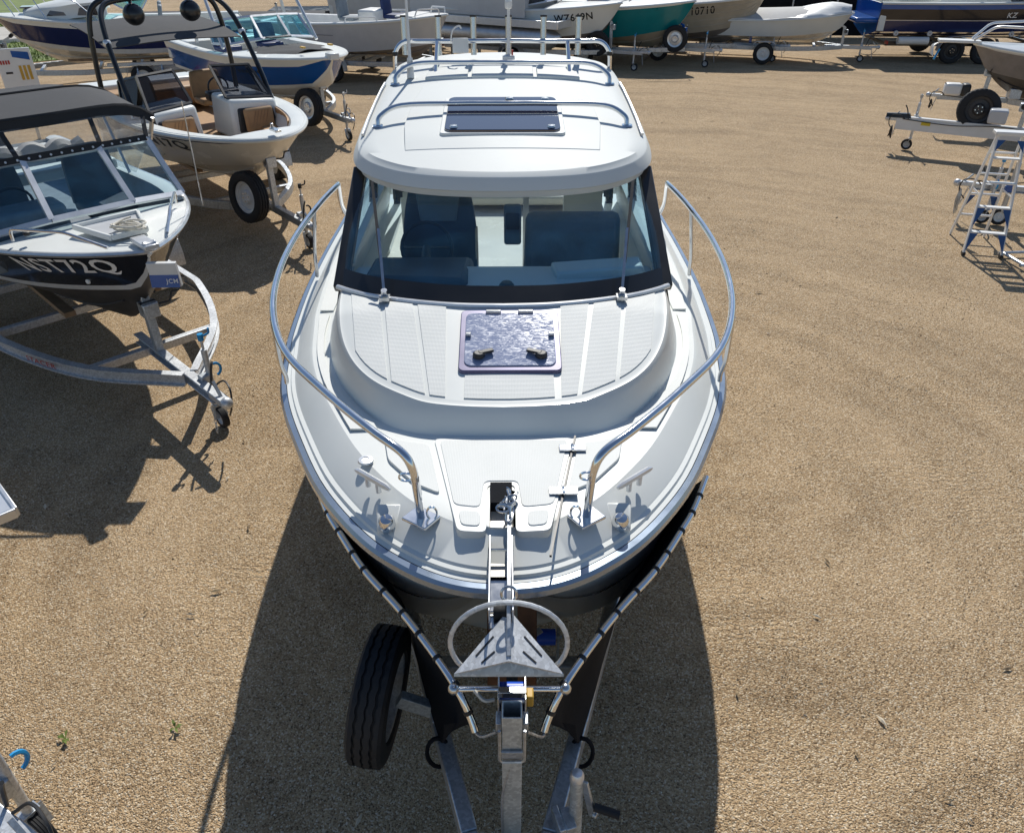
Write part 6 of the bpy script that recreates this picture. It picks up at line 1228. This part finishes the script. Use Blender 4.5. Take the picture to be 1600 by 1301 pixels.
# lower left: trailer nose that reaches into the picture
tD = trailer('boat_trailer', 'trailer nose with blue clamp handle in the lower left corner', (-2.1, 1.78, 0), heading(.86, -.5), L=5.6, W=.95, zf=.45, winch=1.3, wh=0, mat='galvanised_light', apex=1.0, jx=.13)
sp = thing('stern_platform', 'silver checker-plate boarding platform corner at the left edge', 'platform', (-3.52, 3.755, 0), R(45))
bx(sp, (-.35, 0, .78), (1.2, .6, .04), 'alloy_bright', 'platform_plate', .006)
for s in (-1, 1): bx(sp, (-.35, s * .3, .775), (1.2, .03, .07), 'alloy', 'platform_edge', .006); m = MB(); m.cyl((-.85, s * .25, 0), (-.85, s * .25, .76), .03); m.build('platform_leg', 'alloy', sp)
bx(sp, (.25, 0, .775), (.03, .6, .07), 'alloy', 'platform_edge', .006)
# ------------------------------------------------------------------ garden at the far left, trees beyond
gb = MB(); gb.prism([(-19 + 1.9 * math.cos(a), 31.5 + 2.2 * math.sin(a), .0) for a in [i * math.pi / 12 for i in range(24)]], [(-19 + 1.8 * math.cos(a), 31.5 + 2.1 * math.sin(a), .14) for a in [i * math.pi / 12 for i in range(24)]]); tag(gb.build('garden_bed', 'concrete', bevel=.02), 'round pale garden bed edging on the grass at far left', 'garden bed')
rg = random.Random(11); gm = MB()
V = []; F = []
for i in range(26000):
    x, y = -26 + 12.5 * rg.random(), 25.2 + 14 * rg.random()
    if x > -14.2 - .45 * (y - 26.5) + .3 * math.sin(y) or x > -14.2 - 1.2 * (26.5 - y): continue
    if (x + 19) ** 2 / 3.6 + (y - 31.5) ** 2 / 4.8 < 1: continue
    a = rg.uniform(0, 6.28); hh = rg.uniform(.05, .13); w = .02; k = len(V); lx, ly = rg.uniform(-.05, .05), rg.uniform(-.05, .05)
    V += [(x - w * math.cos(a), y - w * math.sin(a), -.02), (x + w * math.cos(a), y + w * math.sin(a), -.02), (x + lx, y + ly, hh)]; F.append((k, k + 1, k + 2))
gm.v, gm.f = V, F
me = bpy.data.meshes.new('grass'); me.from_pydata(V, [], F); me.materials.append(M['leaf_grass']); go = bpy.data.objects.new('grass', me); COL.objects.link(go); tag(go, 'mown green grass beside the gravel at far left', 'grass', kind='stuff')
lw = MB(); lw.prism([(-15.8, 25.2, -.019), (-14.2, 26.5, -.019), (-16, 30.5, -.019), (-23, 46, -.019), (-60, 46, -.019), (-60, 25.2, -.019)], [(-15.8, 25.2, .012), (-14.2, 26.5, .012), (-16, 30.5, .012), (-23, 46, .012), (-60, 46, .012), (-60, 25.2, .012)]); tag(lw.build('lawn', 'leaf_grass'), 'green lawn patch', None, kind='structure')
def tree(loc, h, r, label, seed):
    t = thing('gum_tree', label, 'tree', loc); rn = random.Random(seed); m = MB(); m.tube(bez([(0, 0, 0), (.15, .1, h * .25), (-.1, .2, h * .55), (.2, .1, h * .85)], 4), [.28 - .018 * i for i in range(13)], 8); m.build('trunk', 'bark', t)
    tips = []
    for k in range(9):
        a = rn.uniform(0, 6.28); z0 = h * rn.uniform(.3, .7); e = Vector((math.cos(a) * r * rn.uniform(.5, .9), math.sin(a) * r * rn.uniform(.5, .9), z0 + h * rn.uniform(.12, .3))); m = MB(); m.tube(bez([(0, .1, z0), (e.x * .5, e.y * .5, z0 + (e.z - z0) * .35), e], 4), [.11 - .01 * i for i in range(9)], 6); m.build('limb', 'bark', t); tips.append(e)
    tips += [Vector((0, 0, h * .85))]; V = []; F = []
    for e in tips:
        for c in range(7):
            q = e + Vector((rn.gauss(0, .8), rn.gauss(0, .8), rn.gauss(0, .6)))
            for l in range(130):
                p = q + Vector((rn.gauss(0, .45), rn.gauss(0, .45), rn.gauss(0, .32))); d = Vector((rn.uniform(-1, 1), rn.uniform(-1, 1), rn.uniform(-1, .3))).normalized(); s = d.orthogonal().normalized() * .045; k = len(V); V += [p - s, p + d * .1 + s, p + d * .24, p + d * .1 - s * 2]; F.append((k, k + 1, k + 2, k + 3))
    me = bpy.data.meshes.new('crown'); me.from_pydata([tuple(v) for v in V], [], F); me.materials.append(M['leaf']); o = bpy.data.objects.new('crown', me); COL.objects.link(o); o.parent = t
tree((-6.5, 40, 0), 9.5, 3.4, 'tall gum tree beyond the yard, mirrored in the roof hatch', 2)
